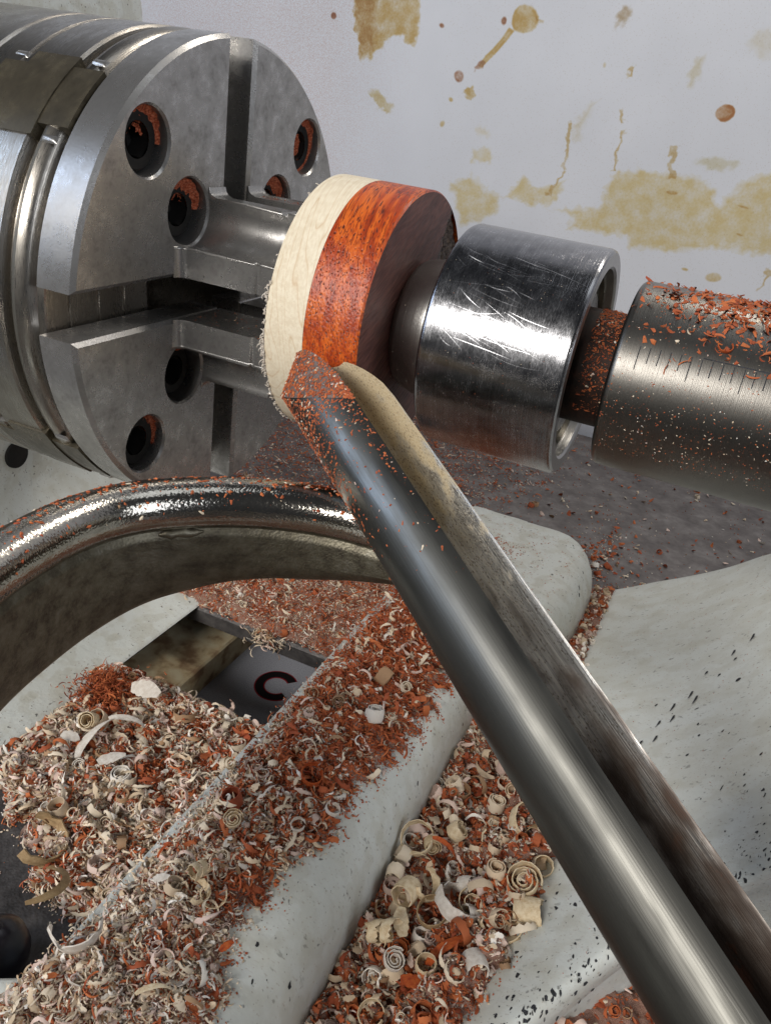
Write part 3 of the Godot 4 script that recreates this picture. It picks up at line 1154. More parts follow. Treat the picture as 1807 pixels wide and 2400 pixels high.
func jaw_meshes() -> Array:
	var g := 4.4
	var Rj := 50.4
	var ch := 0.8
	var b := MB.new()
	var outline := func(inset: float) -> Array:
		var o := []
		var r := Rj - inset
		var gg := g + inset
		var a0 := asin(gg / r)
		o.append(Vector2(gg, gg))
		for k in 49:
			var a := lerpf(a0, PI / 2 - a0, k / 48.0)
			o.append(Vector2(cos(a) * r, sin(a) * r))
		return o
	var o0: Array = outline.call(ch)
	var o1: Array = outline.call(0.0)
	var hc := [Vector2(29.9, 29.9), Vector2(17.0, 17.0)]
	var hr := [6.2, 6.6]
	# front face with its two holes bridged into the outline
	var poly := PackedVector2Array()
	var nh := 32
	poly.append(o0[0])
	for h in [1, 0]:
		pass
	# cut along the diagonal: inner corner -> inner hole -> outer hole, walked out one side and back the other
	var way_out := []
	var way_back := []
	for h in [1, 0]:
		var c: Vector2 = hc[h]
		var r: float = hr[h] + 0.4
		for k in nh / 2 + 1:
			var a := deg_to_rad(225.0) - PI * k / (nh / 2.0)
			way_out.append(c + Vector2(cos(a), sin(a)) * r)
			var a2 := deg_to_rad(225.0) + PI * k / (nh / 2.0)
			way_back.append(c + Vector2(cos(a2), sin(a2)) * r)
	# two halves, split by the diagonal
	var half1 := PackedVector2Array()
	half1.append(o0[0])
	for q in way_back:
		half1.append(q)
	var mid := 25
	var rim := Vector2(o0[mid])
	half1.append(rim)
	for k in range(mid - 1, 0, -1):
		half1.append(o0[k])
	var half2 := PackedVector2Array()
	half2.append(o0[0])
	for q in way_out:
		half2.append(q)
	half2.append(rim)
	for k in range(mid + 1, o0.size()):
		half2.append(o0[k])
	for hf in [half1, half2]:
		b.poly(hf, func(q): return Vector3(0, q.x, q.y), Vector3(1, 0, 0))
	# chamfer and side walls
	var segs := [[0, 1], range(1, 50), [49, 0]]
	for s in segs:
		var r0 := []
		var r1 := []
		var r2 := []
		var r3 := []
		for k in s:
			r0.append(Vector3(0, o0[k].x, o0[k].y))
			r1.append(Vector3(-ch, o1[k].x, o1[k].y))
			r2.append(Vector3(-8.2, o1[k].x, o1[k].y))
			r3.append(Vector3(-9.0, o0[k].x, o0[k].y))
		var ctr := Vector3(-4, 24, 24)
		b.grid([r0, r1], ctr)
		b.grid([r1, r2], ctr)
		b.grid([r2, r3], ctr)
	var back := PackedVector2Array()
	for q in o0:
		back.append(q)
	b.poly(back, func(q): return Vector3(-9, q.x, q.y), Vector3(-1, 0, 0))
	# hole walls: bevel, bore
	for h in 2:
		var c: Vector2 = hc[h]
		var rows := []
		for st in [[0.0, hr[h] + 0.4], [-0.5, hr[h]], [-6.6, hr[h] - 0.1]]:
			var row := []
			for k in 33:
				var a := TAU * k / 32
				row.append(Vector3(st[0], c.x + cos(a) * st[1], c.y + sin(a) * st[1]))
			rows.append(row)
		b.grid([rows[0], rows[1]], null, null, true)
		b.grid([rows[1], rows[2]], null, null, true)
	# nose: an L-shaped boss with the bolt clearance scooped out of its corner
	var w := 19.6
	var L := 24.4
	var prof := []   # [point, outward axis weight y, z]
	var arc := []
	for k in 17:
		var a := lerpf(deg_to_rad(-66.0), deg_to_rad(-204.0), k / 16.0)
		arc.append(Vector2(17, 17) + Vector2(cos(a), sin(a)) * 7.0)
	var strips := [[Vector2(g, g), Vector2(w, g)], [Vector2(w, g), Vector2(w, 10.0)], [], [Vector2(10.0, w), Vector2(g, w)], [Vector2(g, w), Vector2(g, g)]]
	strips[2].append(Vector2(w, 10.0))
	strips[2].append_array(arc)
	strips[2].append(Vector2(10.0, w))
	var ends := []
	for si in 5:
		var rows := []
		for st in [[0.0, 2.0], [0.3, 1.0], [0.9, 0.4], [2.0, 0.0], [17.6, 0.0], [17.9, -0.7], [18.9, -0.7], [19.2, 0.0], [L - 0.4, 0.0], [L, -0.4]]:
			var row := []
			for q in strips[si]:
				var p := Vector3(st[0], q.x, q.y)
				if q.x > w - 0.05: p.y += st[1]
				if q.y > w - 0.05: p.z += st[1]
				row.append(p)
			rows.append(row)
		for q in rows[-1]:
			ends.append(Vector2(q.y, q.z))
		if si == 2:
			b.grid(rows)
			# the scoop faces away from the boss: towards its corner
			var nb: int = b.N.size() - rows.size() * rows[0].size()
			var mid2: int = nb + 4 * rows[0].size() + rows[0].size() / 2
			if b.N[mid2].dot(Vector3(0, 1, 1)) < 0.0:
				for q in range(nb, b.N.size()):
					b.N[q] = -b.N[q]
				var ni: int = (rows.size() - 1) * (rows[0].size() - 1) * 6
				for q in range(b.I.size() - ni, b.I.size(), 3):
					var t := b.I[q + 1]
					b.I[q + 1] = b.I[q + 2]
					b.I[q + 2] = t
		else:
			b.grid(rows, Vector3(10, 9, 9))
	var eo := PackedVector2Array()
	for q in ends:
		if eo.is_empty() or eo[-1].distance_to(q) > 0.02:
			eo.append(q)
	if eo[0].distance_to(eo[-1]) < 0.02:
		eo.remove_at(eo.size() - 1)
	b.poly(eo, func(q): return Vector3(L, q.x, q.y), Vector3(1, 0, 0))
	# screws: socket heads low in the holes
	var sc := []
	for h in 2:
		var c: Vector2 = hc[h]
		var s := MB.new()
		var d := -2.6 if h == 0 else -3.0
		s.lathe([Vector2(-8.6, 5.6), Vector2(d - 0.5, 5.6), Vector2(d, 5.1), Vector2(d, 3.3)].map(func(q): return q), 40, c.x, c.y)
		var rows := [[], [], []]
		for k in 7:
			var a := TAU * k / 6 + 0.3
			rows[0].append(Vector3(d, c.x + cos(a) * 3.3, c.y + sin(a) * 3.3))
			rows[1].append(Vector3(d - 4.0, c.x + cos(a) * 3.2, c.y + sin(a) * 3.2))
			rows[2].append(Vector3(d - 4.0, c.x, c.y))
		s.grid([rows[0], rows[1]])
		s.grid([rows[1], rows[2]])
		sc.append(s)
	return [b, sc]

func make_chuck() -> void:
	var at := Vector3(0, CY, CZ)
	var c := thing("lathe_chuck", "big steel four-jaw lathe chuck at the left gripping the pale half of the disc", "chuck", at)
	var b := MB.new()
	# body from the front inwards to the back; profile (x, r)
	var pr := [Vector2(-73, 20), Vector2(-73, 49.6), Vector2(-72, 50.6), Vector2(-37.4, 50.6), Vector2(-36.9, 50.1), Vector2(-36.4, 50.1), Vector2(-36.0, 50.5), Vector2(-28.9, 50.5), Vector2(-28.6, 49.8), Vector2(-28.0, 49.8), Vector2(-27.7, 50.4), Vector2(-17.4, 50.4), Vector2(-16.9, 49.9), Vector2(-16.6, 48.2), Vector2(-15.4, 48.0), Vector2(-15.0, 49.2), Vector2(-14.4, 50.1), Vector2(-13.4, 50.4), Vector2(-12.2, 50.1), Vector2(-11.2, 49.2), Vector2(-10.6, 47.8), Vector2(-9.4, 47.4), Vector2(-9.2, 46.8)]
	for gr in [41.5, 33.5, 26.0]:
		pr.append_array([Vector2(-9.2, gr + 0.5), Vector2(-9.6, gr + 0.3), Vector2(-9.6, gr - 0.3), Vector2(-9.2, gr - 0.5)])
	pr.append_array([Vector2(-9.2, 18.6), Vector2(-9.8, 18.0), Vector2(-34, 17.8), Vector2(-34, 0.02)])
	# lathe() wants the solid on the right of the profile's direction
	b.lathe(pr, 144, CY, CZ, 0.03)
	put("body", b, M.turned, c, true)
	var jm := jaw_meshes()
	for k in 4:
		var j: MeshInstance3D = put("jaw", jm[0], M.steel, c, false, Vector3.ZERO)
		j.position = Vector3.ZERO
		j.rotation.x = PI / 2 * k
		for s in 2:
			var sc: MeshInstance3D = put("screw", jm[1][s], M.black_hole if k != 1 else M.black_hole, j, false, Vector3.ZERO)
			sc.position = Vector3.ZERO
	# T-shaped ends of the jaw slides set into the rim at 45 degrees
	for k in 4:
		b = MB.new()
		var mid := PI / 4 + PI / 2 * k
		for st in [[-9.3, -16.2, 0.135, 50.55], [-16.2, -26.4, 0.185, 50.85], [-26.4, -32.0, 0.12, 50.75]]:
			var rows := []
			for x in [st[0], st[1]]:
				var row := []
				for q in 9:
					var a: float = mid + st[2] * (q / 4.0 - 1.0)
					row.append(Vector3(x, CY + cos(a) * st[3], CZ + sin(a) * st[3]))
				rows.append(row)
			b.grid(rows, Vector3(-20, CY, CZ))
			for e in [0, 1]:
				var side := [[], []]
				for q in 9:
					var p: Vector3 = rows[e][q]
					side[0].append(p)
					side[1].append(Vector3(p.x, CY + (p.y - CY) * 0.9, CZ + (p.z - CZ) * 0.9))
				b.grid(side, Vector3(-20, CY + cos(mid) * 49, CZ + sin(mid) * 49))
			for e in [0, 8]:
				var side := [[], []]
				for x in 2:
					var p: Vector3 = rows[x][e]
					side[0].append(p)
					side[1].append(Vector3(p.x, CY + (p.y - CY) * 0.9, CZ + (p.z - CZ) * 0.9))
				b.grid(side, Vector3(-20, CY + cos(mid) * 49, CZ + sin(mid) * 49))
		var sl := put("jaw_slide", b, M.steel_olive, c)
		# bright worn corners of the slot round it
		b = MB.new()
		for st in [[-12.2, 0.165], [-30.0, 0.15]]:
			for e in [-1.0, 1.0]:
				var a: float = mid + e * (st[1] + 0.02)
				var p := Vector3(st[0], CY + cos(a) * 50.2, CZ + sin(a) * 50.2)
				var tq := Vector3(0, -sin(a), cos(a))
				var nq := Vector3(0, cos(a), sin(a))
				var rows := []
				for x in [-1.8, -1.2, 1.2, 1.8]:
					var row := []
					for y in [-0.8, -0.4, 0.4, 0.8]:
						var hgt := 0.5 if absf(x) < 1.5 and absf(y) < 0.6 else 0.0
						row.append(p + Vector3(x, 0, 0) + tq * y + nq * hgt)
					rows.append(row)
				b.grid(rows, Vector3(-20, CY, CZ))
		put("slot_lip", b, M.steel, sl)
	# dust packed in the sockets of two screws
	var rr := RandomNumberGenerator.new()
	rr.seed = 9
	var dn := fnl(62, 0.5, 3)
	for spot in [[29.9, 29.9, 0.2, 1.9, 2.0], [17.0, 17.0, 0.1, 1.7, 2.4], [29.9, -29.9, 0.2, 3.14, 0.4], [17.0, -17.0, 0.0, 3.14, 0.3], [-29.9, 29.9, -1.2, 0.8, 3.6], [-17.0, 17.0, 0.4, 0.9, 3.4]]:
		b = MB.new()
		var rows := []
		for i in 8:
			var row := []
			for j in 25:
				var a: float = spot[2] + lerpf(-spot[3], spot[3], j / 24.0)
				var rag: float = dn.get_noise_2d(a * 3.0 + spot[0], spot[1]) * 1.6
				var r: float = lerpf(maxf(0.3, spot[4] + rag + 1.6 * pow(absf(j / 12.0 - 1.0), 3.0)), 6.3, i / 7.0)
				row.append(Vector3(-4.4 + pow(r / 6.3, 2.0) * 3.0 * (0.7 + 0.3 * cos(a)) + dn.get_noise_3d(r * 2.0, a * 6.0, spot[0]) * 1.1, CY + spot[0] + cos(a) * r, CZ + spot[1] + sin(a) * r))
			rows.append(row)
		b.grid(rows, Vector3(-40, CY + spot[0], CZ + spot[1]))
		put("packed_dust", b, M.red_dust, c)

# ---------------------------------------------------------------- turned disc
func make_disc() -> void:
	var t := thing("turned_disc", "two-tone wooden disc, pale wood glued to red wood, held between chuck and live centre", "wood disc", Vector3(34, 0, 0))
	var rr := RandomNumberGenerator.new()
	rr.seed = 21
	var b := MB.new()
	b.lathe([Vector2(24.5, 0.02), Vector2(24.5, 26.3), Vector2(24.8, 26.75), Vector2(27, 26.8), Vector2(33.18, 26.8), Vector2(33.2, 0.02)], 160, 0, 0, 1.0 / 12.0)
	fit_v(b, 24.5, 12.0)
	put("pale_half", b, M.pale_side, t, true)
	b = MB.new()
	b.lathe([Vector2(33.22, 0.02), Vector2(33.22, 26.78), Vector2(36, 26.8), Vector2(44.3, 26.8), Vector2(44.7, 26.45)], 160, 0, 0, 1.0 / 12.0)
	fit_v(b, 33.2, 12.0)
	var red := put("red_half", b, M.red_side, t, true)
	# sawn face with the bark pocket at the far upper rim sunk in
	b = MB.new()
	var rows := []
	var uvs := []
	var n := fnl(61, 0.5, 3)
	for i in 31:
		var row := []
		var uv := []
		for j in 129:
			var a := TAU * j / 128
			var r := 26.45 * i / 30.0
			var p := Vector3(44.7, cos(a) * r, sin(a) * r)
			var kd := Vector2((p.y - 14.0) / 9.0, (p.z + 17.5) / 6.2).length()
			if kd < 1.15:
				p.x -= smoothstep(1.15, 0.6, kd) * (0.9 + 1.1 * n.get_noise_2d(p.y, p.z))
				if i == 30:
					p.y *= 0.985 + 0.03 * n.get_noise_1d(a * 60.0)
			row.append(p)
			uv.append(Vector2((p.z + 28.0) / 56.0, (28.0 - p.y) / 56.0))
		rows.append(row)
		uvs.append(uv)
	b.grid(rows, Vector3(0, 0, 0), uvs, true)
	put("sawn_face", b, M.red_face, red, true)
	# torn fibres standing off the pale rim at the chuck side
	b = MB.new()
	for k in 300:
		var a := rr.randf_range(1.25, 2.75) if k < 270 else rr.randf_range(-0.6, 3.2)
		if n.get_noise_1d(a * 30.0) < rr.randf_range(-0.35, 0.25): continue
		var r := 26.5
		var o := Vector3(24.6, cos(a) * r, sin(a) * r)
		var rad := Vector3(0, cos(a), sin(a))
		var tan := Vector3(0, -sin(a), cos(a))
		var L := 0.35 + 1.3 * pow(rr.randf(), 1.6) * (1.0 if a > 1.3 and a < 2.6 else 0.6)
		var turn := rr.randf_range(1.5, 5.0) * (1.0 if rr.randf() < 0.5 else -1.0)
		var path := []
		for q in 6:
			var s := q / 5.0
			var th := turn * s
			path.append(o + Vector3(-0.1 - sin(th) / turn * L * 0.9 * signf(turn) - L * 0.25 * s, 0, 0) + rad * (L * 0.45 * sin(s * 2.4)) + tan * (1.0 - cos(th)) / turn * L * 1.2)
		b.tube(path, [0.13, 0.13, 0.12, 0.11, 0.09, 0.05], 5, false)
	var fz := put("torn_fibres", b, M.white, t)
	fz.set_meta("kind", "stuff")

func fit_v(b: MB, x0: float, span: float) -> void:
	for i in b.P.size():
		b.U[i] = Vector2(b.U[i].x, clampf((b.P[i].x - x0) / span, 0.0, 1.0))

# ---------------------------------------------------------------- live centre and quill
func make_live() -> void:
	var t := thing("live_centre", "scratched bright steel live centre pressed against the dark face of the disc", "live centre", Vector3(66, 0, 0))
	var b := MB.new()
	b.lathe([Vector2(54.6, 0.02), Vector2(54.6, 21.4), Vector2(55.0, 22.0), Vector2(55.7, 22.35), Vector2(81.6, 22.35), Vector2(82.3, 22.1), Vector2(82.6, 21.7)], 160, 0, 0, 1.0 / 28.0)
	fit_v(b, 54.6, 28.0)
	var body := put("body", b, M.live, t, true)
	b = MB.new()
	b.lathe([Vector2(82.6, 21.7), Vector2(82.6, 19.2), Vector2(82.2, 18.7), Vector2(80.6, 18.6)], 120, 0, 0, 0.03)
	put("rear_rim", b, M.nose, body, true)
	b = MB.new()
	b.lathe([Vector2(80.6, 18.6), Vector2(80.6, 17.6), Vector2(79.6, 17.4), Vector2(79.6, 14.2), Vector2(80.4, 14.0), Vector2(80.4, 11.0)], 120, 0, 0, 0.03)
	put("bearing_seal", b, M.steel_olive, body)
	b = MB.new()
	b.lathe([Vector2(44.75, 0.02), Vector2(44.75, 11.6), Vector2(45.3, 12.7), Vector2(46.4, 13.5), Vector2(51.0, 14.6), Vector2(52.6, 14.9), Vector2(54.7, 15.0)], 120, 0, 0, 1.0 / 12.0)
	fit_v(b, 44.7, 40.0)
	put("nose", b, M.nose, t, true)
	b = MB.new()
	b.lathe([Vector2(79.0, 11.2), Vector2(90.5, 11.2)], 80, 0, 0, 1.0 / 12.0)
	put("taper_shank", b, M.shank, t)
	# quill
	var q := thing("tailstock_quill", "graduated grey steel quill at the right edge, dusted with orange shavings", "quill", Vector3(120, 0, 0))
	b = MB.new()
	var pr := [Vector2(88.8, 11.3), Vector2(88.8, 16.6)]
	for k in 7:
		var a := PI - PI / 2 * k / 6.0
		pr.append(Vector2(90.2 + cos(a) * 1.4, 16.6 + sin(a) * 1.4))
	pr.append_array([Vector2(100, 18), Vector2(130, 18), Vector2(180, 18)])
	b.lathe(pr, 128, 0, 0, 1.0 / 26.0)
	put("barrel", b, M.quill, q, true)
	# engraved scale: each line its own shallow mark just above the steel
	for k in 17:
		var x := 93.0 + k * 1.75
		var a0 := 1.02 + 0.0
		var len := 0.16
		if k % 5 == 0: len = 0.24
		b = MB.new()
		var rows := []
		for i in 7:
			var a := a0 + len * i / 6.0
			var row := []
			for s in [-0.09, 0.0, 0.09]:
				row.append(Vector3(x + s, cos(a) * (18.02 if s == 0.0 else 18.012), sin(a) * (18.02 if s == 0.0 else 18.012)))
			rows.append(row)
		b.grid(rows, Vector3(x, 0, 0))
		put("scale_mark", b, M.chip, q)
	for s in [[103.5, 119.0, 1.0, 0.12], [116.0, 116.22, 0.82, 0.2], [110.2, 110.4, 0.84, 0.12]]:
		b = MB.new()
		var rows := []
		for i in 7:
			var row := []
			for k in 2:
				var x: float = lerpf(s[0], s[1], k)
				var a: float = s[2] + (0.012 if s[0] == 103.5 else s[3]) * i / 6.0
				row.append(Vector3(x, cos(a) * 18.022, sin(a) * 18.022))
			rows.append(row)
		b.grid(rows, Vector3(110, 0, 0))
		put("scale_mark", b, M.chip, q)

# ---------------------------------------------------------------- tool rest and gouge
var rest_path := []

func make_rest() -> void:
	var t := thing("tool_rest", "curved nickel-plated tool rest with a round top bar and a deep web", "tool rest", Vector3(52, -85, 154))
	var cp := [[52.2, 152.5], [40.7, 127.5], [27.8, 109.3], [22.2, 95.3], [20.3, 81.0], [21.2, 70.6], [24.3, 63.0], [29.2, 56.9], [35.2, 51.4], [42.1, 47.1], [49.2, 44.2], [55.5, 42.8], [61.8, 42.3], [67.6, 42.3]]
	var yb := -25.84
	var low := [-49.3, -49.3, -48.9, -48.5, -47.9, -46.6, -44.8, -43.2, -41.7, -40.6, -39.7, -38.3, -36.8, -35.4]
	var xs := []
	var zs := []
	for q in cp:
		xs.append(q[0])
		zs.append(q[1])
	var lows := []
	var n := 90
	for k in n + 1:
		var s := (cp.size() - 1) * float(k) / n
		var i := mini(int(s), cp.size() - 2)
		rest_path.append(Vector3(catmull(xs, i, s - i), yb, catmull(zs, i, s - i)))
		lows.append(catmull(low, i, s - i))
	var b := MB.new()
	b.tube(rest_path, 4.56, 40)
	put("top_bar", b, M.nickel, t)
	# web: a plate on edge under the bar, bottom rounded
	b = MB.new()
	var rows := []
	for k in n + 1:
		var p: Vector3 = rest_path[k]
		var tg: Vector3 = (rest_path[mini(k + 1, n)] - rest_path[maxi(k - 1, 0)]).normalized()
		var s := tg.cross(Vector3.UP).normalized()
		var row := []
		var h := 3.36
		var y1: float = lows[k]
		for e in [[h - 1.3, yb - 2.0], [h - 0.3, yb - 4.7], [h, yb - 5.3], [h, lerpf(yb - 6, y1, 0.5)], [h - 0.2, y1 + 2.2], [h - 1.0, y1 + 0.8], [h - 2.2, y1 + 0.1], [0.0, y1], [-h + 1.4, y1 + 0.4], [-h, y1 + 2], [-h, yb - 2.0]]:
			row.append(Vector3(p.x, e[1], p.z) + s * e[0])
		rows.append(row)
	b.grid(rows)
	fix_out(b, 0, Vector3(40, -45, 70), rows)
	for e in [0, n]:
		var c: Vector3 = rest_path[e]
		var tg: Vector3 = (c - rest_path[1 if e == 0 else n - 1]).normalized()
		var r2 := []
		for q in rows[e]:
			r2.append(Vector3(c.x, q.y, c.z))
		b.grid([rows[e], r2], c - tg * 5)
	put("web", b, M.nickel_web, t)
	# weld bead where the seam stops
	b = MB.new()
	var wp := []
	for k in 8:
		var i := 44 + k
		var p: Vector3 = rest_path[i]
		var tg: Vector3 = (rest_path[i + 1] - rest_path[i - 1]).normalized()
		var s := tg.cross(Vector3.UP).normalized()
		wp.append(Vector3(p.x, yb - 4.3 + 0.15 * sin(k * 2.1), p.z) + s * 2.8)
	b.tube(wp, [0.3, 0.7, 0.9, 0.7, 0.95, 0.8, 0.6, 0.2], 10)
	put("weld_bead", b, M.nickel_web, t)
	b = MB.new()
	b.tube([Vector3(52, -78, 154), Vector3(52, -50, 154), Vector3(52, -38, 153.5)], 8.0, 28)
	put("post", b, M.nickel, t)

func fix_out(b: MB, from: int, _c: Vector3, rows: Array) -> void:
	# the web's first column lies on its s side; its normals must point that way
	var nc: int = rows[0].size()
	var k := from + (rows.size() / 2) * nc + 3
	var opp := from + (rows.size() / 2) * nc + 9
	if b.N[k].dot(b.P[k] - b.P[opp]) < 0.0:
		for q in range(from, b.N.size()):
			b.N[q] = -b.N[q]
		for q in range(0, b.I.size(), 3):
			var t := b.I[q + 1]
			b.I[q + 1] = b.I[q + 2]
			b.I[q + 2] = t

var GA := Vector3(121.911, -41.765, 85.007)
var GD := Vector3(0.78189, -0.34628, 0.51840)
var G1 := Vector3(0.60783, 0.60826, -0.51046)
var G2 := Vector3(-0.13856, 0.71422, 0.68607)
const GR := 8.563

func gpt(t: float, u: float, v: float) -> Vector3:
	return GA + GD * t + G1 * u + G2 * v

func heel(phi: float) -> float:
	var d := absf(wrapf(phi - 51.0 + 180.0, -180.0, 180.0))
	return interp([0.0, 44.0, 82.0, 107.0, 127.0, 146.0], [-107.0, -105.1, -98.2, -93.9, -90.8, -88.5], d)

func make_gouge() -> void:
	var tg := thing("bowl_gouge", "dark steel bowl gouge with a dusty swept-back flute resting across the tool rest", "gouge", gpt(-80, 0, 0))
	var t1 := 112.0
	# outer wall
	var phis := []
	for k in 73:
		phis.append(16.0 - 290.0 * k / 72.0)
	var rows := []
	var uvs := []
	var nj := 46
	for j in nj + 1:
		var row := []
		var uv := []
		for ph in phis:
			var a := deg_to_rad(ph)
			var t := lerpf(heel(ph), t1, pow(j / float(nj), 1.25))
			row.append(gpt(t, sin(a) * GR, cos(a) * GR))
			uv.append(Vector2(-ph / 290.0, (t + 118.0) / 240.0))
		rows.append(row)
		uvs.append(uv)
	var b := MB.new()
	b.grid(rows, gpt(0, 0, 0), uvs)
	put("shaft", b, M.gouge, tg, true)
	# flute: U channel opening at 51 degrees
	var o := Vector2(sin(deg_to_rad(51.0)), cos(deg_to_rad(51.0)))
	var s := Vector2(sin(deg_to_rad(-39.0)), cos(deg_to_rad(-39.0)))
	var u_pts := []
	var la := deg_to_rad(35.0)
	u_pts.append(Vector2(sin(la), cos(la)) * GR)
	u_pts.append(Vector2(sin(la) * 0.965, cos(la) * 0.965) * GR)
	for k in 5:
		u_pts.append(Vector2(lerpf(0.54, 0.50, k / 4.0), lerpf(0.70, 0.26, k / 4.0)) * GR)
	for k in range(1, 12):
		var a := PI * k / 12.0
		u_pts.append(Vector2(cos(a) * 0.50, 0.26 - sin(a) * 0.50) * GR)
	for k in 5:
		u_pts.append(Vector2(-lerpf(0.50, 0.54, k / 4.0), lerpf(0.26, 0.70, k / 4.0)) * GR)
	u_pts.append(Vector2(-sin(la) * 0.965, cos(la) * 0.965) * GR)
	u_pts.append(Vector2(-sin(la), cos(la)) * GR)
	var edge := []
	var m := u_pts.size()
	for i in m:
		var k := 1.0 - absf(i / float(m - 1) * 2.0 - 1.0)   # 0 at a lip, 1 at the bottom
		edge.append(lerpf(-88.9 if i < m / 2 else -90.7, -109.2, 1.0 - pow(1.0 - k, 4.2 if i < m / 2 else 2.7)))
	rows = []
	uvs = []
	for j in nj + 1:
		var row := []
		var uv := []
		for i in m:
			var q: Vector2 = s * u_pts[i].x + o * u_pts[i].y
			var t: float = lerpf(edge[i], t1, pow(j / float(nj), 1.25))
			row.append(gpt(t, q.x, q.y))
			uv.append(Vector2(i / float(m - 1), (t + 118.0) / 230.0))
		rows.append(row)
		uvs.append(uv)
	b = MB.new()
	b.grid(rows, null, uvs)
	var mid: int = 20 * m + m / 2
	if b.N[mid].dot(G1 * o.x + G2 * o.y) < 0.0:
		for q in b.N.size():
			b.N[q] = -b.N[q]
		for q in range(0, b.I.size(), 3):
			var t := b.I[q + 1]
			b.I[q + 1] = b.I[q + 2]
			b.I[q + 2] = t
	put("flute", b, M.flute, tg, true)
	# bevel from the heel of the outer wall to the cutting edge
	var inner := []
	for k in 73:
		var f := k / 72.0 * (m - 1)
		var i := mini(int(f), m - 2)
		var q: Vector2 = u_pts[i].lerp(u_pts[i + 1], f - i)
		q = s * q.x + o * q.y
		inner.append(gpt(lerpf(edge[i], edge[i + 1], f - i), q.x, q.y))
	rows = []
	for j in 5:
		var row := []
		for k in 73:
			var a := deg_to_rad(phis[k])
			row.append(gpt(heel(phis[k]), sin(a) * GR, cos(a) * GR).lerp(inner[k], j / 4.0))
		rows.append(row)
	bevel_rows = rows
	b = MB.new()
	b.grid(rows, gpt(-90, 0, 0))
	put("bevel", b, M.bevel, tg)
	# far end
	b = MB.new()
	b.tube([gpt(112, 0, 0), gpt(140, 0, 0), gpt(170, 0, 0)], GR, 40)
	put("tang", b, M.steel_dull, tg)

# ---------------------------------------------------------------- shavings
# a ribbon rolled up: r0 to r1 over turns, width, pitch along the axis, ragged edge; lies with its axis along y
func curl(r0: float, r1: float, turns: float, width: float, pitch: float, rag: float, sd: int, thick := 0.12, taper := 0.0) -> ArrayMesh:
	var rr := RandomNumberGenerator.new()
	rr.seed = sd
	var n := maxi(8, int(turns * 22))
	var f := []
	var back := []
	for i in n + 1:
		var t := i / float(n)
		var a := TAU * turns * t
		var r := lerpf(r0, r1, t) * (1.0 + rr.randf_range(-0.03, 0.03))
		var w := width * (1.0 - taper * absf(t * 2.0 - 1.0)) * rr.randf_range(0.92, 1.06)
		var y := pitch * turns * t
		var cut := rr.randf_range(0, rag) if i % 2 == 0 else 0.0
		var row := []
		var row2 := []
		for k in 4:
			var v := k / 3.0
			var bulge := sin(v * PI) * 0.06 * width
			var rad := r + bulge
			var p := Vector3(cos(a) * rad, y + (v - 0.5) * w - (cut if k == 3 else 0.0), sin(a) * rad)
			row.append(p)
			row2.append(p - Vector3(cos(a), 0, sin(a)) * thick)
		f.append(row)
		back.append(row2)
	var b := MB.new()
	b.grid(f)
	b.grid(back)
	var e1 := []
	var e2 := []
	for i in n + 1:
		e1.append([f[i][0], back[i][0]])
		e2.append([f[i][3], back[i][3]])
	b.grid(e1)
	b.grid(e2)
	return b.mesh(Vector3.ZERO)

# a bent strip or splinter
func strip(length: float, width: float, bend: float, twist: float, sd: int, rag := 0.0, thick := 0.12) -> ArrayMesh:
	var rr := RandomNumberGenerator.new()
	rr.seed = sd
	var n := 12
	var f := []
	var bk := []
	var p := Vector3.ZERO
	var h := rr.randf_range(-0.2, 0.2)
	for i in n + 1:
		var t := i / float(n)
		h += bend / n * (1.0 + 0.4 * sin(t * 9.0 + sd))
		p += Vector3(cos(h), sin(h) * 0.5, sin(h)) * length / n
		var tw := twist * t
		var s := Vector3(-sin(h) * cos(tw), sin(tw) + 0.25, cos(h) * cos(tw)).normalized()
		var w := width * (0.35 + 0.65 * sin(PI * clampf(t * 0.9 + 0.08, 0, 1))) * 0.5 * rr.randf_range(1.0 - rag, 1.0)
		var nr := Vector3(0, thick, 0)
		f.append([p - s * w + nr, p + nr * 1.2, p + s * w + nr])
		bk.append([p - s * w, p, p + s * w])
	var b := MB.new()
	for r in [f, bk]:
		b.grid(r)
	var c := p / 2.0
	for i in b.P.size():
		b.P[i] -= c
	return b.mesh(Vector3.ZERO)

func crumb(sd: int) -> ArrayMesh:
	var rr := RandomNumberGenerator.new()
	rr.seed = sd
	var b := MB.new()
	var rows := []
	for i in 4:
		var row := []
		var rad: float = [0.02, 1.0, 0.8, 0.02][i]
		var ph := rr.randf_range(0.6, 1.1)
		for j in 6:
			var a := TAU * (j % 5) / 5.0
			rr.seed = sd * 100 + i * 10 + j % 5
			row.append(Vector3(cos(a) * rad * rr.randf_range(0.5, 1.2), (i - 1.5) * 0.35 * ph, sin(a) * rad * rr.randf_range(0.3, 0.9)))
		rows.append(row)
	b.grid(rows, Vector3.ZERO)
	return b.mesh(Vector3.ZERO)

func flake(sd: int) -> ArrayMesh:
	var rr := RandomNumberGenerator.new()
	rr.seed = sd
	var b := MB.new()
	var top := []
	var c := Vector3(0, 0.16, 0)
	var n := 7
	for k in n + 1:
		rr.seed = sd * 31 + k % n
		var a := TAU * (k % n) / n
		top.append(Vector3(cos(a) * 1.0, 0, sin(a) * 0.45) * rr.randf_range(0.45, 1.15))
	var mid := []
	var bot := []
	for q in top:
		mid.append(c + q * 0.1)
		bot.append(q * 0.8 - Vector3(0, 0.08, 0))
	b.grid([mid, top, bot], Vector3.ZERO, null, true)
	return b.mesh(Vector3.ZERO)

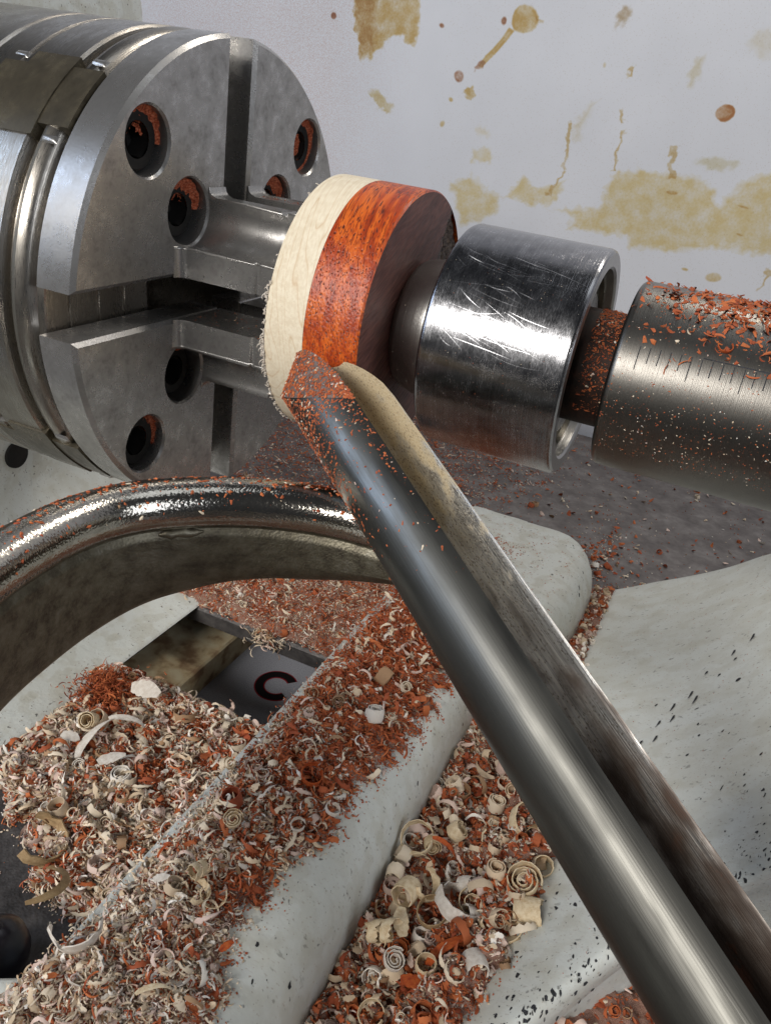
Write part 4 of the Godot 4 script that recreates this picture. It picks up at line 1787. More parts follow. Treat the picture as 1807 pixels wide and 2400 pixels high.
var kit := {}
func make_kit() -> void:
	kit.crumb = [crumb(1), crumb(2)]
	kit.flake = [flake(3), flake(4), flake(5)]
	kit.fibre = [strip(3.2, 0.28, 2.2, 1.0, 11), strip(2.6, 0.35, -1.4, 0.4, 12), strip(2.2, 0.3, 3.6, 2.0, 13)]
	kit.chip = [strip(2.0, 1.2, 0.7, 0.5, 14, 0.5), strip(1.7, 0.9, -0.9, 0.8, 15, 0.4), strip(2.6, 0.8, 1.6, 1.2, 16, 0.4)]
	kit.ring = [curl(0.9, 1.9, 2.1, 2.6, 0.1, 0.25, 21), curl(2.0, 2.5, 0.62, 1.5, 0.2, 0.5, 22, 0.14, 0.4), curl(2.0, 2.2, 0.93, 1.5, 0.5, 0.3, 23), curl(1.5, 1.7, 1.3, 2.8, 0.1, 0.2, 24), curl(0.6, 2.0, 1.7, 1.5, 0.5, 0.35, 25), strip(6.0, 1.5, 1.8, 0.7, 26, 0.2, 0.15)]
	kit.ribbon = [strip(5.0, 1.1, 2.6, 1.5, 41, 0.65, 0.1), strip(4.2, 0.9, -3.4, 1.0, 42, 0.6, 0.1), strip(6.0, 0.8, 4.6, 2.0, 43, 0.6, 0.1), curl(1.2, 1.9, 0.7, 1.1, 0.9, 0.9, 44, 0.1, 0.5)]
	kit.curl = [curl(0.5, 1.1, 1.6, 1.3, 0.1, 0.3, 17), curl(0.8, 1.0, 0.8, 1.1, 0.0, 0.5, 18), curl(0.6, 0.9, 1.1, 0.8, 0.7, 0.2, 19), curl(0.35, 0.8, 1.9, 1.0, 0.2, 0.2, 20)]

func rbasis(rr: RandomNumberGenerator, flat := 0.5) -> Basis:
	var ax := Vector3(rr.randfn(), rr.randfn(), rr.randfn()).normalized()
	return Basis(Vector3.UP, rr.randf() * TAU) * Basis(ax, rr.randf() * TAU * flat)

func tint(rr: RandomNumberGenerator, red: float) -> Color:
	var v := rr.randf_range(0.88, 1.25)
	if rr.randf() < red:
		var c := Color(0.30, 0.06, 0.022).lerp(Color(0.48, 0.135, 0.04), rr.randf())
		return Color(c.r * v, c.g * v, c.b * v)
	var k := rr.randf()
	var c2 := Color(0.60, 0.47, 0.33)
	if k > 0.55: c2 = Color(0.66, 0.56, 0.43)
	if k > 0.86: c2 = Color(0.76, 0.71, 0.64)
	if k < 0.3: c2 = Color(0.62, 0.47, 0.40)
	if k < 0.1: c2 = Color(0.33, 0.2, 0.11)
	return Color(c2.r * v, c2.g * v, c2.b * v)

# one heap: a mound with scraps over it. inside(x, z) -> 0..1 depth into the heap; height(x, z) -> y of the surface it lies on
func heap(called: String, label: String, lo: Vector2, hi: Vector2, inside: Callable, ground: Callable, rise: float, red: Callable, counts: Dictionary, sd: int, size := 1.0) -> void:
	var mid := (lo + hi) / 2.0
	var at := Vector3(mid.x, ground.call(mid.x, mid.y), mid.y)
	var t := thing(called, label, "shavings", at)
	t.set_meta("kind", "stuff")
	var nz := fnl(sd, 0.16, 4)
	var top := func(x: float, z: float) -> float:
		var d: float = inside.call(x, z)
		return ground.call(x, z) + rise * smoothstep(0.0, 0.7, d) * (0.75 + 0.7 * nz.get_noise_2d(x, z)) - 4.5 * (1.0 - smoothstep(-0.35, 0.16, d + nz.get_noise_2d(x * 6.0, z * 6.0) * 0.15))
	var b := MB.new()
	var rows := []
	var step := 0.75
	var nx := int((hi.x - lo.x) / step)
	var ny := int((hi.y - lo.y) / step)
	for i in ny + 1:
		var row := []
		for j in nx + 1:
			var x := lerpf(lo.x, hi.x, j / float(nx))
			var z := lerpf(lo.y, hi.y, i / float(ny))
			row.append(Vector3(x, top.call(x, z), z))
		rows.append(row)
	b.grid(rows, Vector3(mid.x, at.y - 300, mid.y))
	if rise > 2.0:
		var body := put("heap_body", b, M.heap, t)
		body.set_meta("kind", "stuff")
	var rr := RandomNumberGenerator.new()
	rr.seed = sd
	for kind in counts:
		for v in kit[kind].size():
			var xf := []
			var cs := []
			var want := int(counts[kind] / kit[kind].size())
			var tries := 0
			while xf.size() < want and tries < want * 12:
				tries += 1
				var x := rr.randf_range(lo.x, hi.x)
				var z := rr.randf_range(lo.y, hi.y)
				var d: float = inside.call(x, z) + rr.randfn(0.0, 0.07)
				var away := 0.55 if kind == "crumb" else 0.25
				if rr.randf() > pow(smoothstep(-away, 0.4, d), 1.6):
					continue
				var sc: float = size * rr.randf_range(0.55, 1.25)
				if kind == "crumb": sc = size * rr.randf_range(0.1, 0.36)
				if kind == "flake": sc = size * rr.randf_range(0.25, 0.8)
				if kind == "fibre": sc = size * rr.randf_range(0.3, 0.95)
				if kind == "ribbon": sc = size * rr.randf_range(0.4, 1.1)
				if kind == "ring": sc = size * rr.randf_range(0.5, 1.05)
				var bs := rbasis(rr, 0.5 if kind == "curl" else (0.3 if kind in ["ring", "ribbon"] else 0.16)).scaled(Vector3.ONE * sc)
				var y: float = maxf(top.call(x, z), ground.call(x, z))
				xf.append(Transform3D(bs, (Vector3(x, y + sc * (0.45 if kind == "curl" else (0.9 if kind == "ring" else (0.5 if kind == "ribbon" else 0.25))), z) - at) * MM))
				cs.append(tint(rr, red.call(x, z) * (0.55 if kind == "curl" else (0.25 if kind == "ring" else (0.4 if kind == "ribbon" else 1.0)))))
			scatter({"crumb": "sawdust", "flake": "flakes", "fibre": "fibres", "chip": "chips", "curl": "curls", "ring": "rolled_curls", "ribbon": "ribbons"}[kind] + ("" if v == 0 else "_%03d" % v), kit[kind][v], xf, cs, M.scrap, t)

func box_in(x: float, z: float, x0: float, x1: float, z0: float, z1: float, soft: float) -> float:
	return clampf(minf(minf(x - x0, x1 - x), minf(z - z0, z1 - z)) / soft, -1.0, 1.0)

func make_heaps() -> void:
	make_kit()
	var w := fnl(71, 0.09, 3)
	heap("shavings_on_arm", "mixed red and pale shavings spread along the top of the white arm", Vector2(37.4, -84), Vector2(72, 128),
		func(x, z): return box_in(x, z, 40.4 - maxf(0.0, z - 92.0) * 0.25, interp([-84.0, -30.0, -5.0, 10.0, 30.0, 60.0, 82.0, 97.0, 130.0], [52.0, 62.0, 66.0, 69.0, 67.5, 63.5, 62.0, 67.5, 72.0], z) + w.get_noise_2d(z * 2.0, 7.0) * 5.0, -90, 150, 9.0 + maxf(0.0, -z) * 0.35),
		func(x, _z): return -85.0 - interp([64.5, 67.0, 69.4, 71.4, 73.0], [0.0, 0.35, 1.5, 3.4, 6.2], x), 3.0,
		func(x, z): return clampf(0.78 - (z - 35.0) / 90.0 + (x - 50.0) / 60.0 + w.get_noise_2d(x, z) * 0.7, 0.12, 0.92),
		{"crumb": 30000, "fibre": 14000, "flake": 10000, "chip": 1500, "curl": 130, "ribbon": 760, "ring": 30}, 101, 1.15)
	heap("shavings_beside_arm", "heap of curled pale and red shavings between the white arm and the tailstock foot", Vector2(74, -30), Vector2(110, 112),
		func(x, z): return box_in(x, z, 73.0, interp([-30.0, 20.0, 45.0, 60.0, 75.0, 112.0], [95.0, 105.0, 104.0, 101.5, 99.5, 98.5], z) + w.get_noise_2d(z * 2.0, 77.0) * 3.0, -40, 140, 6.0),
		func(x, _z): return maxf(-104.9, interp([86.0, 92.0, 100.0, 109.0], [-105.0, -101.5, -97.2, -91.6], x)) if x > 86.0 else -105.0, 6.5,
		func(x, z): return clampf(0.62 + w.get_noise_2d(x * 1.5, z * 1.5 + 90.0) * 0.9, 0.15, 0.95),
		{"crumb": 14000, "fibre": 4200, "flake": 6500, "chip": 2200, "curl": 150, "ring": 190, "ribbon": 300}, 102, 1.15)
	heap("shavings_on_near_way", "loose heap of pale and brown shavings on the near bed way, beside the headstock foot", Vector2(-19, 19.6), Vector2(37.2, 87),
		func(x, z): return minf(box_in(x, z, -17.5, 37.5, 19.5, 84, 7.0), clampf((79.0 - z + (x - 12.0) * 0.6 + w.get_noise_2d(x, z) * 8.0) / 9.0, -1, 1)),
		func(_x, _z): return -105.0, 3.6,
		func(x, z): return clampf(0.42 + w.get_noise_2d(x + 40.0, z) * 0.8 - (0.2 if z > 55 else 0.0), 0.1, 0.8),
		{"crumb": 16000, "fibre": 8200, "flake": 6000, "chip": 1700, "curl": 200, "ring": 44, "ribbon": 640}, 103, 1.3)
	heap("shavings_on_far_way", "fine reddish shavings over the far bed way behind the slot", Vector2(-60, -105.6), Vector2(37.8, -16.4),
		func(x, z): return box_in(x, z, -60.0, 37.4, -106.0, -16.6 + w.get_noise_2d(x * 2.0, 3.0) * 2.0, 5.0),
		func(_x, _z): return -105.0, 3.0,
		func(x, z): return clampf(0.62 + w.get_noise_2d(x, z + 300.0) * 0.7, 0.2, 0.9),
		{"crumb": 26000, "fibre": 14000, "flake": 9000, "chip": 400, "curl": 110, "ribbon": 420}, 104)
	heap("dust_on_tray", "dark red dust drifted on the grey tray below the chuck", Vector2(-120, -312), Vector2(60, -108),
		func(x, z): return clampf((30.0 - x + w.get_noise_2d(x * 0.6, z * 0.6) * 40.0) / 60.0, -1, 1),
		func(_x, _z): return -118.0, 1.6,
		func(_x, _z): return 0.75,
		{"crumb": 16000, "flake": 6000, "fibre": 2600}, 105, 1.5)
	heap("shavings_in_gap", "red and pale shavings jammed in the gap behind the swollen arm end and tailstock foot", Vector2(80, -104), Vector2(102, -36),
		func(x, z): return box_in(x, z, 82.0, 97.0, -102.0, -40.0, 5.0),
		func(x, z): return -105.0 + clampf((x - 86.0) * 0.55, 0, 6), 3.4,
		func(_x, _z): return 0.6,
		{"crumb": 700, "flake": 320, "chip": 260, "curl": 150}, 106, 1.1)
	heap("shavings_below_tailstock", "dark red shavings on the near way in front of the tailstock foot", Vector2(98, 40), Vector2(180, 104),
		func(x, z): return box_in(x, z, 98, 180, interp([98.0, 109.0, 120.0, 140.0], [84.0, 62.0, 46.0, 34.0], x), 100, 6.0),
		func(_x, _z): return -105.0, 4.0,
		func(_x, _z): return 0.82,
		{"crumb": 2500, "flake": 1500, "chip": 800, "curl": 250}, 107, 1.2)
	# far sparse litter on the tray
	var t := thing("litter_on_tray", "sparse pale and red scraps scattered over the grey tray behind the quill", "shavings", Vector3(60, -118, -200))
	t.set_meta("kind", "stuff")
	var rr := RandomNumberGenerator.new()
	rr.seed = 33
	for kind in ["crumb", "flake", "chip", "curl"]:
		var xf := []
		var cs := []
		for k in {"crumb": 1500, "flake": 260, "chip": 90, "curl": 34}[kind]:
			var x := rr.randf_range(-20, 150)
			var z := rr.randf_range(-312, -108)
			if rr.randf() < 0.35:
				x = 84 + rr.randfn(0, 9)
				z = -150 + rr.randfn(0, 26)
			if z > -109: continue
			var sc := rr.randf_range(0.9, 2.0) if kind != "crumb" else rr.randf_range(0.2, 0.6)
			xf.append(Transform3D(rbasis(rr, 0.2).scaled(Vector3.ONE * sc), Vector3(x - 60, 0.3 * sc, z + 200) * MM))
			cs.append(tint(rr, 0.6))
		scatter({"crumb": "sawdust", "flake": "flakes", "chip": "chips", "curl": "curls", "ring": "rolled_curls", "ribbon": "ribbons"}[kind], kit[kind][0], xf, cs, M.scrap, t)

# scraps stuck on metal: pts = list of [position mm, normal]
func dusting(called: String, label: String, at: Vector3, spots: Array, kinds: Array, red: float, lo: float, hi: float, sd: int) -> void:
	var t := thing(called, label, "sawdust", at)
	t.set_meta("kind", "stuff")
	var rr := RandomNumberGenerator.new()
	rr.seed = sd
	var lists := {}
	for s in spots:
		var kd: String = kinds[rr.randi() % kinds.size()]
		var v := rr.randi() % int(kit[kd].size())
		var key := kd + str(v)
		if not lists.has(key):
			lists[key] = [kd, v, [], []]
		var n: Vector3 = s[1]
		var x := n.cross(Vector3(rr.randfn(), rr.randfn(), rr.randfn())).normalized()
		var sc := lerpf(lo, hi, pow(rr.randf(), 2.6)) * (0.8 if kd == "crumb" else 1.0)
		var bs := Basis(x, n, x.cross(n)).scaled(Vector3.ONE * sc)
		lists[key][2].append(Transform3D(bs, (s[0] + n * 0.06 * sc - at) * MM))
		lists[key][3].append(tint(rr, red))
	for key in lists:
		var l: Array = lists[key]
		scatter({"crumb": "sawdust", "flake": "flakes", "fibre": "fibres", "chip": "chips", "curl": "curls", "ring": "rolled_curls", "ribbon": "ribbons"}[l[0]] + ("" if l[1] == 0 else "_%03d" % l[1]), kit[l[0]][l[1]], l[2], l[3], M.scrap, t)

func make_dust() -> void:
	var rr := RandomNumberGenerator.new()
	rr.seed = 55
	var cl := fnl(81, 0.35, 2)
	# quill: thick on top, thinning below
	var sp := []
	var fine := []
	while sp.size() < 2300:
		var x := rr.randf_range(89.5, 128.0)
		var a := rr.randfn(0.28, 0.34)
		var k := clampf((x - 88.0) / 26.0, 0.08, 1.4) * (0.5 + 0.9 * cl.get_noise_2d(x * 2.0, a * 40.0))
		if rr.randf() > k: continue
		var n := Vector3(0, cos(a), sin(a))
		sp.append([Vector3(x, 0, 0) + n * 18.0, n])
	dusting("orange_flakes_on_quill", "orange shaving flakes lying along the top of the quill", Vector3(110, 18, 4), sp, ["flake", "fibre", "fibre", "chip", "crumb"], 0.97, 0.15, 1.15, 201)
	while fine.size() < 1500:
		var x := rr.randf_range(89.5, 128.0)
		var a := rr.randf_range(0.1, 2.2)
		var n := Vector3(0, cos(a), sin(a))
		if rr.randf() > 0.35 + 0.65 * smoothstep(1.2, 1.7, a): continue
		fine.append([Vector3(x, 0, 0) + n * 18.0, n])
	dusting("fine_dust_on_quill", "fine orange and white specks over the side of the quill", Vector3(110, 10, 16), fine, ["crumb", "flake"], 0.62, 0.06, 0.3, 202)
	# shank between live centre and quill: caked
	sp = []
	for k in 1500:
		var x := rr.randf_range(83.2, 88.6)
		var a := rr.randf_range(-0.4, 2.2)
		if rr.randf() < smoothstep(0.6, 2.0, a) * 0.8: continue
		var n := Vector3(0, cos(a), sin(a))
		sp.append([Vector3(x, 0, 0) + n * 11.2, n])
	dusting("red_dust_on_shank", "dark red dust caked on the shank behind the live centre", Vector3(86, 11, 3), sp, ["crumb", "flake", "fibre"], 0.95, 0.12, 0.55, 203)
	# live centre: pale specks
	sp = []
	for k in 420:
		var x := rr.randf_range(46.0, 82.0)
		var a := rr.randf_range(0.7, 2.5)
		var n := Vector3(0, cos(a), sin(a))
		var r := 22.35 if x > 55.6 else 14.7
		if x < 55.6 and x > 53.0: continue
		sp.append([Vector3(x, 0, 0) + n * r, n])
	dusting("specks_on_live_centre", "tiny pale specks stuck to the live centre", Vector3(66, 10, 20), sp, ["crumb"], 0.3, 0.05, 0.16, 204)
	# gouge: bevel and left flank
	sp = []
	while sp.size() < 2600:
		var t := -105.6 + absf(rr.randfn(0, 17))
		var ph := rr.randf_range(-95, 15)
		if t < heel(ph) + 0.3: continue
		var keep := 0.25 + 0.75 * smoothstep(-25, -75, ph) * smoothstep(-55, -85, t) if t > -88.5 else 0.9
		if ph > 4: keep = maxf(keep, 0.8)
		if rr.randf() > keep * (0.45 + cl.get_noise_2d(t * 2.0, ph)): continue
		var a := deg_to_rad(ph)
		var n := G1 * sin(a) + G2 * cos(a)
		sp.append([GA + GD * t + n * GR, n])
	dusting("dust_on_gouge", "orange wood dust sprinkled on the tip and flank of the gouge", gpt(-95, 0, GR), sp, ["crumb", "flake", "flake"], 0.9, 0.06, 0.5, 205)
	# bevel: nearly covered
	sp = []
	while sp.size() < 1500:
		var ph := rr.randf_range(-95, 15)
		var f := rr.randf()
		if rr.randf() > 0.68 + cl.get_noise_2d(f * 12.0, ph) * 1.0: continue
		var p := bevel_at(ph, f)
		var n := (bevel_at(ph + 1.0, f) - p).cross(bevel_at(ph, f + 0.02) - p).normalized()
		if n.dot(G2 - GD) < 0.0: n = -n
		sp.append([p + n * 0.05, n])
	dusting("dust_on_bevel", "orange wood dust clinging to the ground bevel of the gouge", gpt(-106, -3, 6), sp, ["crumb", "flake"], 0.93, 0.16, 0.7, 206)
	# tool rest bar: along the top
	sp = []
	while sp.size() < 1300:
		var i := rr.randi_range(8, 88)
		var a := rr.randfn(-0.45, 0.55)
		if rr.randf() < 0.16: a = rr.randf_range(-0.5, 1.5)
		var p: Vector3 = rest_path[i].lerp(rest_path[i + 1], rr.randf())
		var tg: Vector3 = (rest_path[i + 1] - rest_path[i]).normalized()
		var s := tg.cross(Vector3.UP).normalized()
		var n := Vector3.UP * cos(a) + s * sin(a)
		if rr.randf() > 0.5 + cl.get_noise_2d(i * 1.7, a * 8.0) * 1.3: continue
		sp.append([p + n * 4.56, n])
	dusting("dust_on_tool_rest", "red dust and chips lying along the top of the curved tool rest", rest_path[40] + Vector3(0, 4.75, 0), sp, ["crumb", "flake", "flake"], 0.85, 0.1, 0.75, 207)
	# jaws: grey-brown dust on the upward faces of noses
	sp = []
	for k in 900:
		var x := rr.randf_range(0.5, 24.0)
		var z := rr.randf_range(-19.0, -5.0) if k < 500 else rr.randf_range(5.0, 19.0)
		if k < 500:
			sp.append([Vector3(x, CY + (19.6 if z < -99 else 19.62), CZ + z), Vector3.UP])
			if z < -10.0:
				sp.pop_back()
		elif rr.randf() < 0.35:
			sp.append([Vector3(x, CY - 4.38, CZ + z), Vector3.UP])
	dusting("dust_on_jaws", "brown dust lying on the ledges of the chuck jaws", Vector3(12, CY + 19.6, CZ), sp, ["crumb"], 0.7, 0.08, 0.35, 208)
	sp = []
	while sp.size() < 1500:
		var x := rr.randf_range(41, 84)
		var z := rr.randf_range(-98, -20)
		if x > 66 and z > -44: continue
		if rr.randf() > 0.35 + cl.get_noise_2d(x * 0.5, z * 0.3) * 1.4: continue
		sp.append([Vector3(x, -84.95, z), Vector3.UP])
	dusting("dust_on_arm_end", "thin reddish dust over the swollen far end of the white arm", Vector3(62, -85, -60), sp, ["crumb", "flake", "fibre"], 0.7, 0.06, 0.45, 210)
	# specks on the tailstock foot
	sp = []
	var xs := [86.0, 88.0, 92.0, 100.0, 109.0, 119.5, 129.0, 138.0, 150.0]
	var ys := [-105.0, -103.6, -101.5, -97.2, -91.6, -84.6, -76.3, -66.5, -50.0]
	for k in 1300:
		var x := rr.randf_range(98, 146)
		var z := rr.randf_range(-95, 62)
		var y := interp(xs, ys, x) + 0.8
		if z > interp([98.0, 109.0, 119.5, 129.0, 138.0, 150.0], [74.0, 66.0, 51.0, 43.0, 38.0, 34.0], x): continue
		var sl := (interp(xs, ys, x + 1.0) - interp(xs, ys, x - 1.0)) / 2.0
		sp.append([Vector3(x, y, z), Vector3(-sl, 1, 0).normalized()])
	dusting("specks_on_tailstock", "brown specks of dust over the white tailstock foot", Vector3(120, -84, -10), sp, ["crumb", "fibre"], 0.8, 0.05, 0.26, 209)

var bevel_rows := []

func bevel_at(ph: float, f: float) -> Vector3:
	var k := clampf((16.0 - ph) / 290.0 * 72.0, 0.0, 71.99)
	var i := int(k)
	var a: Vector3 = bevel_rows[0][i].lerp(bevel_rows[0][i + 1], k - i)
	var b: Vector3 = bevel_rows[4][i].lerp(bevel_rows[4][i + 1], k - i)
	return a.lerp(b, f)

# ---------------------------------------------------------------- shavings one can tell apart
func piece(mesh: Mesh, mat: Material, at: Vector3, rot: Vector3, sc: float, label: String, group := "", called := "wood_shaving") -> void:
	var o := MeshInstance3D.new()
	o.mesh = mesh
	o.material_override = mat
	o.name = numbered(called)
	add_child(o, true)
	o.transform = Transform3D(Basis.from_euler(rot).scaled(Vector3.ONE * sc), at * MM)
	tag(o, label, "shaving", group)

func make_pieces() -> void:
	var roll := curl(0.9, 1.9, 2.1, 2.6, 0.1, 0.25, 301)
	var loose := curl(0.7, 2.6, 1.7, 1.7, 0.5, 0.35, 302)
	var hook := curl(2.0, 2.5, 0.62, 1.5, 0.2, 0.5, 303, 0.14, 0.4)
	var open_ring := curl(2.3, 2.5, 0.93, 1.6, 0.5, 0.2, 304)
	var fringe := curl(2.4, 2.8, 0.55, 2.4, 0.3, 1.3, 305, 0.14, 0.2)
	var helix := curl(1.3, 1.5, 2.1, 1.7, 2.0, 0.6, 306)
	var tube_ := curl(1.6, 1.75, 1.3, 3.4, 0.1, 0.15, 307)
	var band := strip(8.0, 1.7, 1.4, 0.5, 308, 0.15, 0.16)
	var flat := strip(5.0, 3.0, 0.5, 0.3, 309, 0.2, 0.16)
	var longs := strip(9.0, 1.0, 3.2, 1.2, 310, 0.1)
	var nest := curl(0.5, 2.1, 3.0, 1.1, 0.2, 0.2, 311)
	var P := "heap between the white arm and the tailstock foot"
	# [mesh, material, x, z, height above the heap's mean, tilt x, turn y, size, label]
	var right := [
		[open_ring, M.pale, 78.2, 40.5, 1.6, 0.5, 0.3, 1.0, "pale open ring of shaving leaning on the upper flank of the white arm"],
		[roll, M.pale, 81.3, 39.4, 1.0, 1.2, 1.0, 0.7, "small pale roll just right of the open ring near the arm flank"],
		[band, M.pale, 79.2, 44.5, 1.2, 0.3, 1.4, 0.45, "short pale strip bent against the arm flank below the open ring"],
		[tube_, M.pale, 81.2, 53.2, 1.4, 1.3, 0.4, 0.95, "wide pale closed roll lying near the middle of the arm flank"],
		[hook, M.pale, 83.9, 49.6, 1.8, 0.8, 2.0, 1.1, "tall pale hook-shaped curl beside the wide closed roll"],
		[roll, M.pale, 84.9, 34.1, 1.4, 0.7, 2.4, 0.8, "knotted pale curl high in the heap beside the arm"],
		[band, M.orange, 83.7, 40.3, 2.0, 0.9, 1.2, 0.5, "broad orange strip standing on edge among pale curls"],
		[hook, M.pale, 94.1, 32.1, 1.6, 1.0, 0.6, 1.2, "pale half-ring with an inside shadow near the gouge shaft"],
		[fringe, M.white, 93.4, 37.1, 1.5, 1.4, 2.2, 0.7, "white frayed shaving with comb-like teeth near the gouge shaft"],
		[open_ring, M.pale, 98.1, 25.8, 1.9, 0.45, 1.4, 1.25, "large pale ring tucked against the gouge shaft, farthest right of the heap"],
		[tube_, M.tanpale, 100.6, 27.5, 1.9, 1.2, 0.2, 0.8, "tan tight roll lying inside the large ring by the gouge shaft"],
		[tube_, M.pale, 103.4, 34.9, 1.6, 0.6, 0.8, 0.85, "thick pale tube standing open at the tailstock edge of the heap"],
		[nest, M.pale, 101.3, 42.1, 2.6, 0.35, 0.0, 1.25, "big pale double spiral with a tight eye, biggest curl of the heap"],
		[tube_, M.pale, 103.8, 47.3, 1.6, 1.25, 2.3, 1.15, "smooth pale barrel-shaped roll under the big double spiral"],
		[fringe, M.pale, 99.8, 50.8, 1.6, 0.5, 0.9, 1.15, "pale curved shaving with a saw-toothed inner edge below the double spiral"],
		[flat, M.pale, 102.0, 53.8, 0.9, 0.1, 0.8, 0.6, "frayed pale flat end lying on the white paint below the saw-toothed curl"],
		[open_ring, M.tanpale, 87.3, 54.9, 1.2, 0.3, 0.2, 0.85, "tan ring round a dark hollow, amid the heap beside the arm"],
		[open_ring, M.white, 91.2, 51.0, 1.4, 0.35, 2.9, 1.35, "long thin white loop curving round the middle of the heap"],
		[loose, M.pale, 93.4, 49.7, 1.6, 0.4, 0.5, 0.75, "pale loose spiral inside the thin white loop"],
		[nest, M.orange, 95.4, 49.2, 1.8, 0.6, 1.5, 0.5, "small reddish spiral with a tight core beside the loose spiral"],
		[hook, M.white, 89.4, 43.5, 1.2, 0.5, 1.0, 0.95, "faint white half-loop over red dust, upper middle of the heap"],
		[tube_, M.white, 91.0, 45.7, 1.4, 0.9, 2.0, 0.65, "small papery white roll next to the faint half-loop"],
		[helix, M.pale, 79.8, 61.7, 1.0, 1.2, 0.7, 0.8, "twisted pale shaving against the lower arm flank"],
		[helix, M.pale, 78.2, 64.7, 1.2, 1.0, 2.2, 0.95, "pale ridged corkscrew curl lowest along the arm flank"],
		[flat, M.pale, 83.2, 59.8, 1.2, 0.5, 2.4, 0.8, "pale triangular flat shaving right of the twisted one"],
		[tube_, M.pale, 90.3, 65.7, 1.2, 0.25, 0.3, 0.75, "round pale tube seen end-on with a dark middle, lower part of the heap"],
		[nest, M.white, 84.8, 67.7, 1.3, 0.3, 1.3, 0.75, "thin white nested spiral left of the end-on tube"],
		[band, M.orange, 94.0, 61.6, 1.8, 0.2, 2.0, 0.95, "longest broad orange strip running down the lower part of the heap"],
		[tube_, M.white, 98.1, 61.9, 1.2, 1.35, 1.1, 0.85, "white open tube lying on its side right of the long orange strip"],
		[longs, M.pale, 100.9, 59.1, 1.0, 0.2, 1.9, 0.6, "long narrow pale strip at the lower tailstock edge of the heap"],
		[band, M.orange, 94.9, 69.4, 1.6, 0.2, 2.2, 0.6, "short orange strip continuing below the longest orange strip"],
		[flat, M.orange, 89.4, 69.8, 1.2, 0.3, 0.4, 0.7, "crumpled orange flake beneath the end-on tube"],
		[flat, M.white, 97.3, 40.6, 2.0, 0.3, 1.2, 0.7, "flat whitish shaving above the double spiral"],
		[open_ring, M.pale, 85.3, 78.2, 1.0, 0.4, 0.0, 0.65, "small pale ring at the bottom edge of the heap"],
	]
	for r in right:
		var y := -97.6 + (1.4 if r[2] > 98.0 else 0.0)
		piece(r[0], r[1], Vector3(r[2], y + r[4] * 1.6, r[3]), Vector3(r[5], r[6], r[5] * 0.4), r[7] * 1.42, r[8], "curled shavings beside the arm")
	var arm := [
		[nest, M.pale, 49.9, 67.8, 1.6, 0.35, 0.6, 0.85, "pale tight spiral with a flap, middle of the white arm"],
		[longs, M.white, 53.1, 58.6, 1.4, 0.2, 2.4, 0.6, "thin white S-shaped strip above the tight spiral on the arm"],
		[open_ring, M.white, 60.4, 62.1, 0.9, 0.2, 0.3, 0.5, "small white ring near the bare edge of the arm"],
		[flat, M.white, 46.5, 84.3, 1.3, 0.5, 1.0, 0.5, "clean white leaf-shaped chip near the left edge of the arm"],
		[helix, M.pale, 51.5, 78.7, 1.8, 1.1, 0.4, 0.85, "pale shaving of several twists, middle of the arm"],
		[hook, M.pale, 52.8, 83.2, 1.6, 0.5, 2.6, 1.0, "pale C-shaped curl below the twisted shaving on the arm"],
		[hook, M.pale, 56.0, 82.4, 1.6, 0.9, 1.0, 0.9, "pale arched shaving right of the C-shaped curl on the arm"],
		[band, M.white, 48.0, 89.1, 1.0, 0.2, 0.3, 0.4, "short curved white strip under a red thread on the arm"],
		[fringe, M.white, 41.1, 97.9, 2.2, 0.3, 0.8, 1.35, "large frayed white curl around red dust at the left edge of the arm"],
		[fringe, M.white, 59.1, 96.1, 1.2, 1.2, 0.2, 0.7, "frayed whitish strip near the lower bare edge of the arm"],
		[band, M.pale, 57.8, 100.9, 1.4, 0.3, 1.7, 0.6, "pale bent strip in the lowest part of the arm heap"],
		[fringe, M.white, 46.5, 102.3, 1.6, 0.8, 1.6, 0.95, "frayed cream strip beneath the large frayed curl"],
		[longs, M.tanpale, 47.4, 95.7, 1.2, 0.0, 0.1, 0.42, "straw-coloured splinter right of the large frayed curl"],
		[flat, M.orange, 62.8, 89.1, 0.8, 0.3, 1.4, 0.45, "single orange-red chip near the bare edge of the arm"],
		[longs, M.white, 47.8, 54.8, 1.2, 0.2, 1.2, 0.4, "short white stick high on the arm"],
		[open_ring, M.orange, 56.7, 50.0, 1.4, 0.3, 1.2, 0.85, "orange ring with white threads, upper middle of the arm"],
		[flat, M.white, 51.8, 72.2, 1.2, 0.4, 2.0, 0.4, "small bright white square chip below the tight spiral"],
		[loose, M.pale, 41.5, 55.9, 1.4, 0.4, 0.6, 0.5, "small pale loose spiral at the upper left edge of the arm"],
		[open_ring, M.white, 64.2, 55.2, 0.8, 0.2, 2.0, 0.55, "thin white ring nearest the bare flank of the arm"],
		[longs, M.orange, 45.2, 80.0, 1.6, 0.3, 2.6, 0.65, "crooked dark orange thread at the left edge of the arm"],
	]
	for r in arm:
		piece(r[0], r[1], Vector3(r[2], -81.6 + r[4] * 0.8, r[3]), Vector3(r[5], r[6], r[5] * 0.4), r[7] * 1.1, r[8], "shavings on the arm")
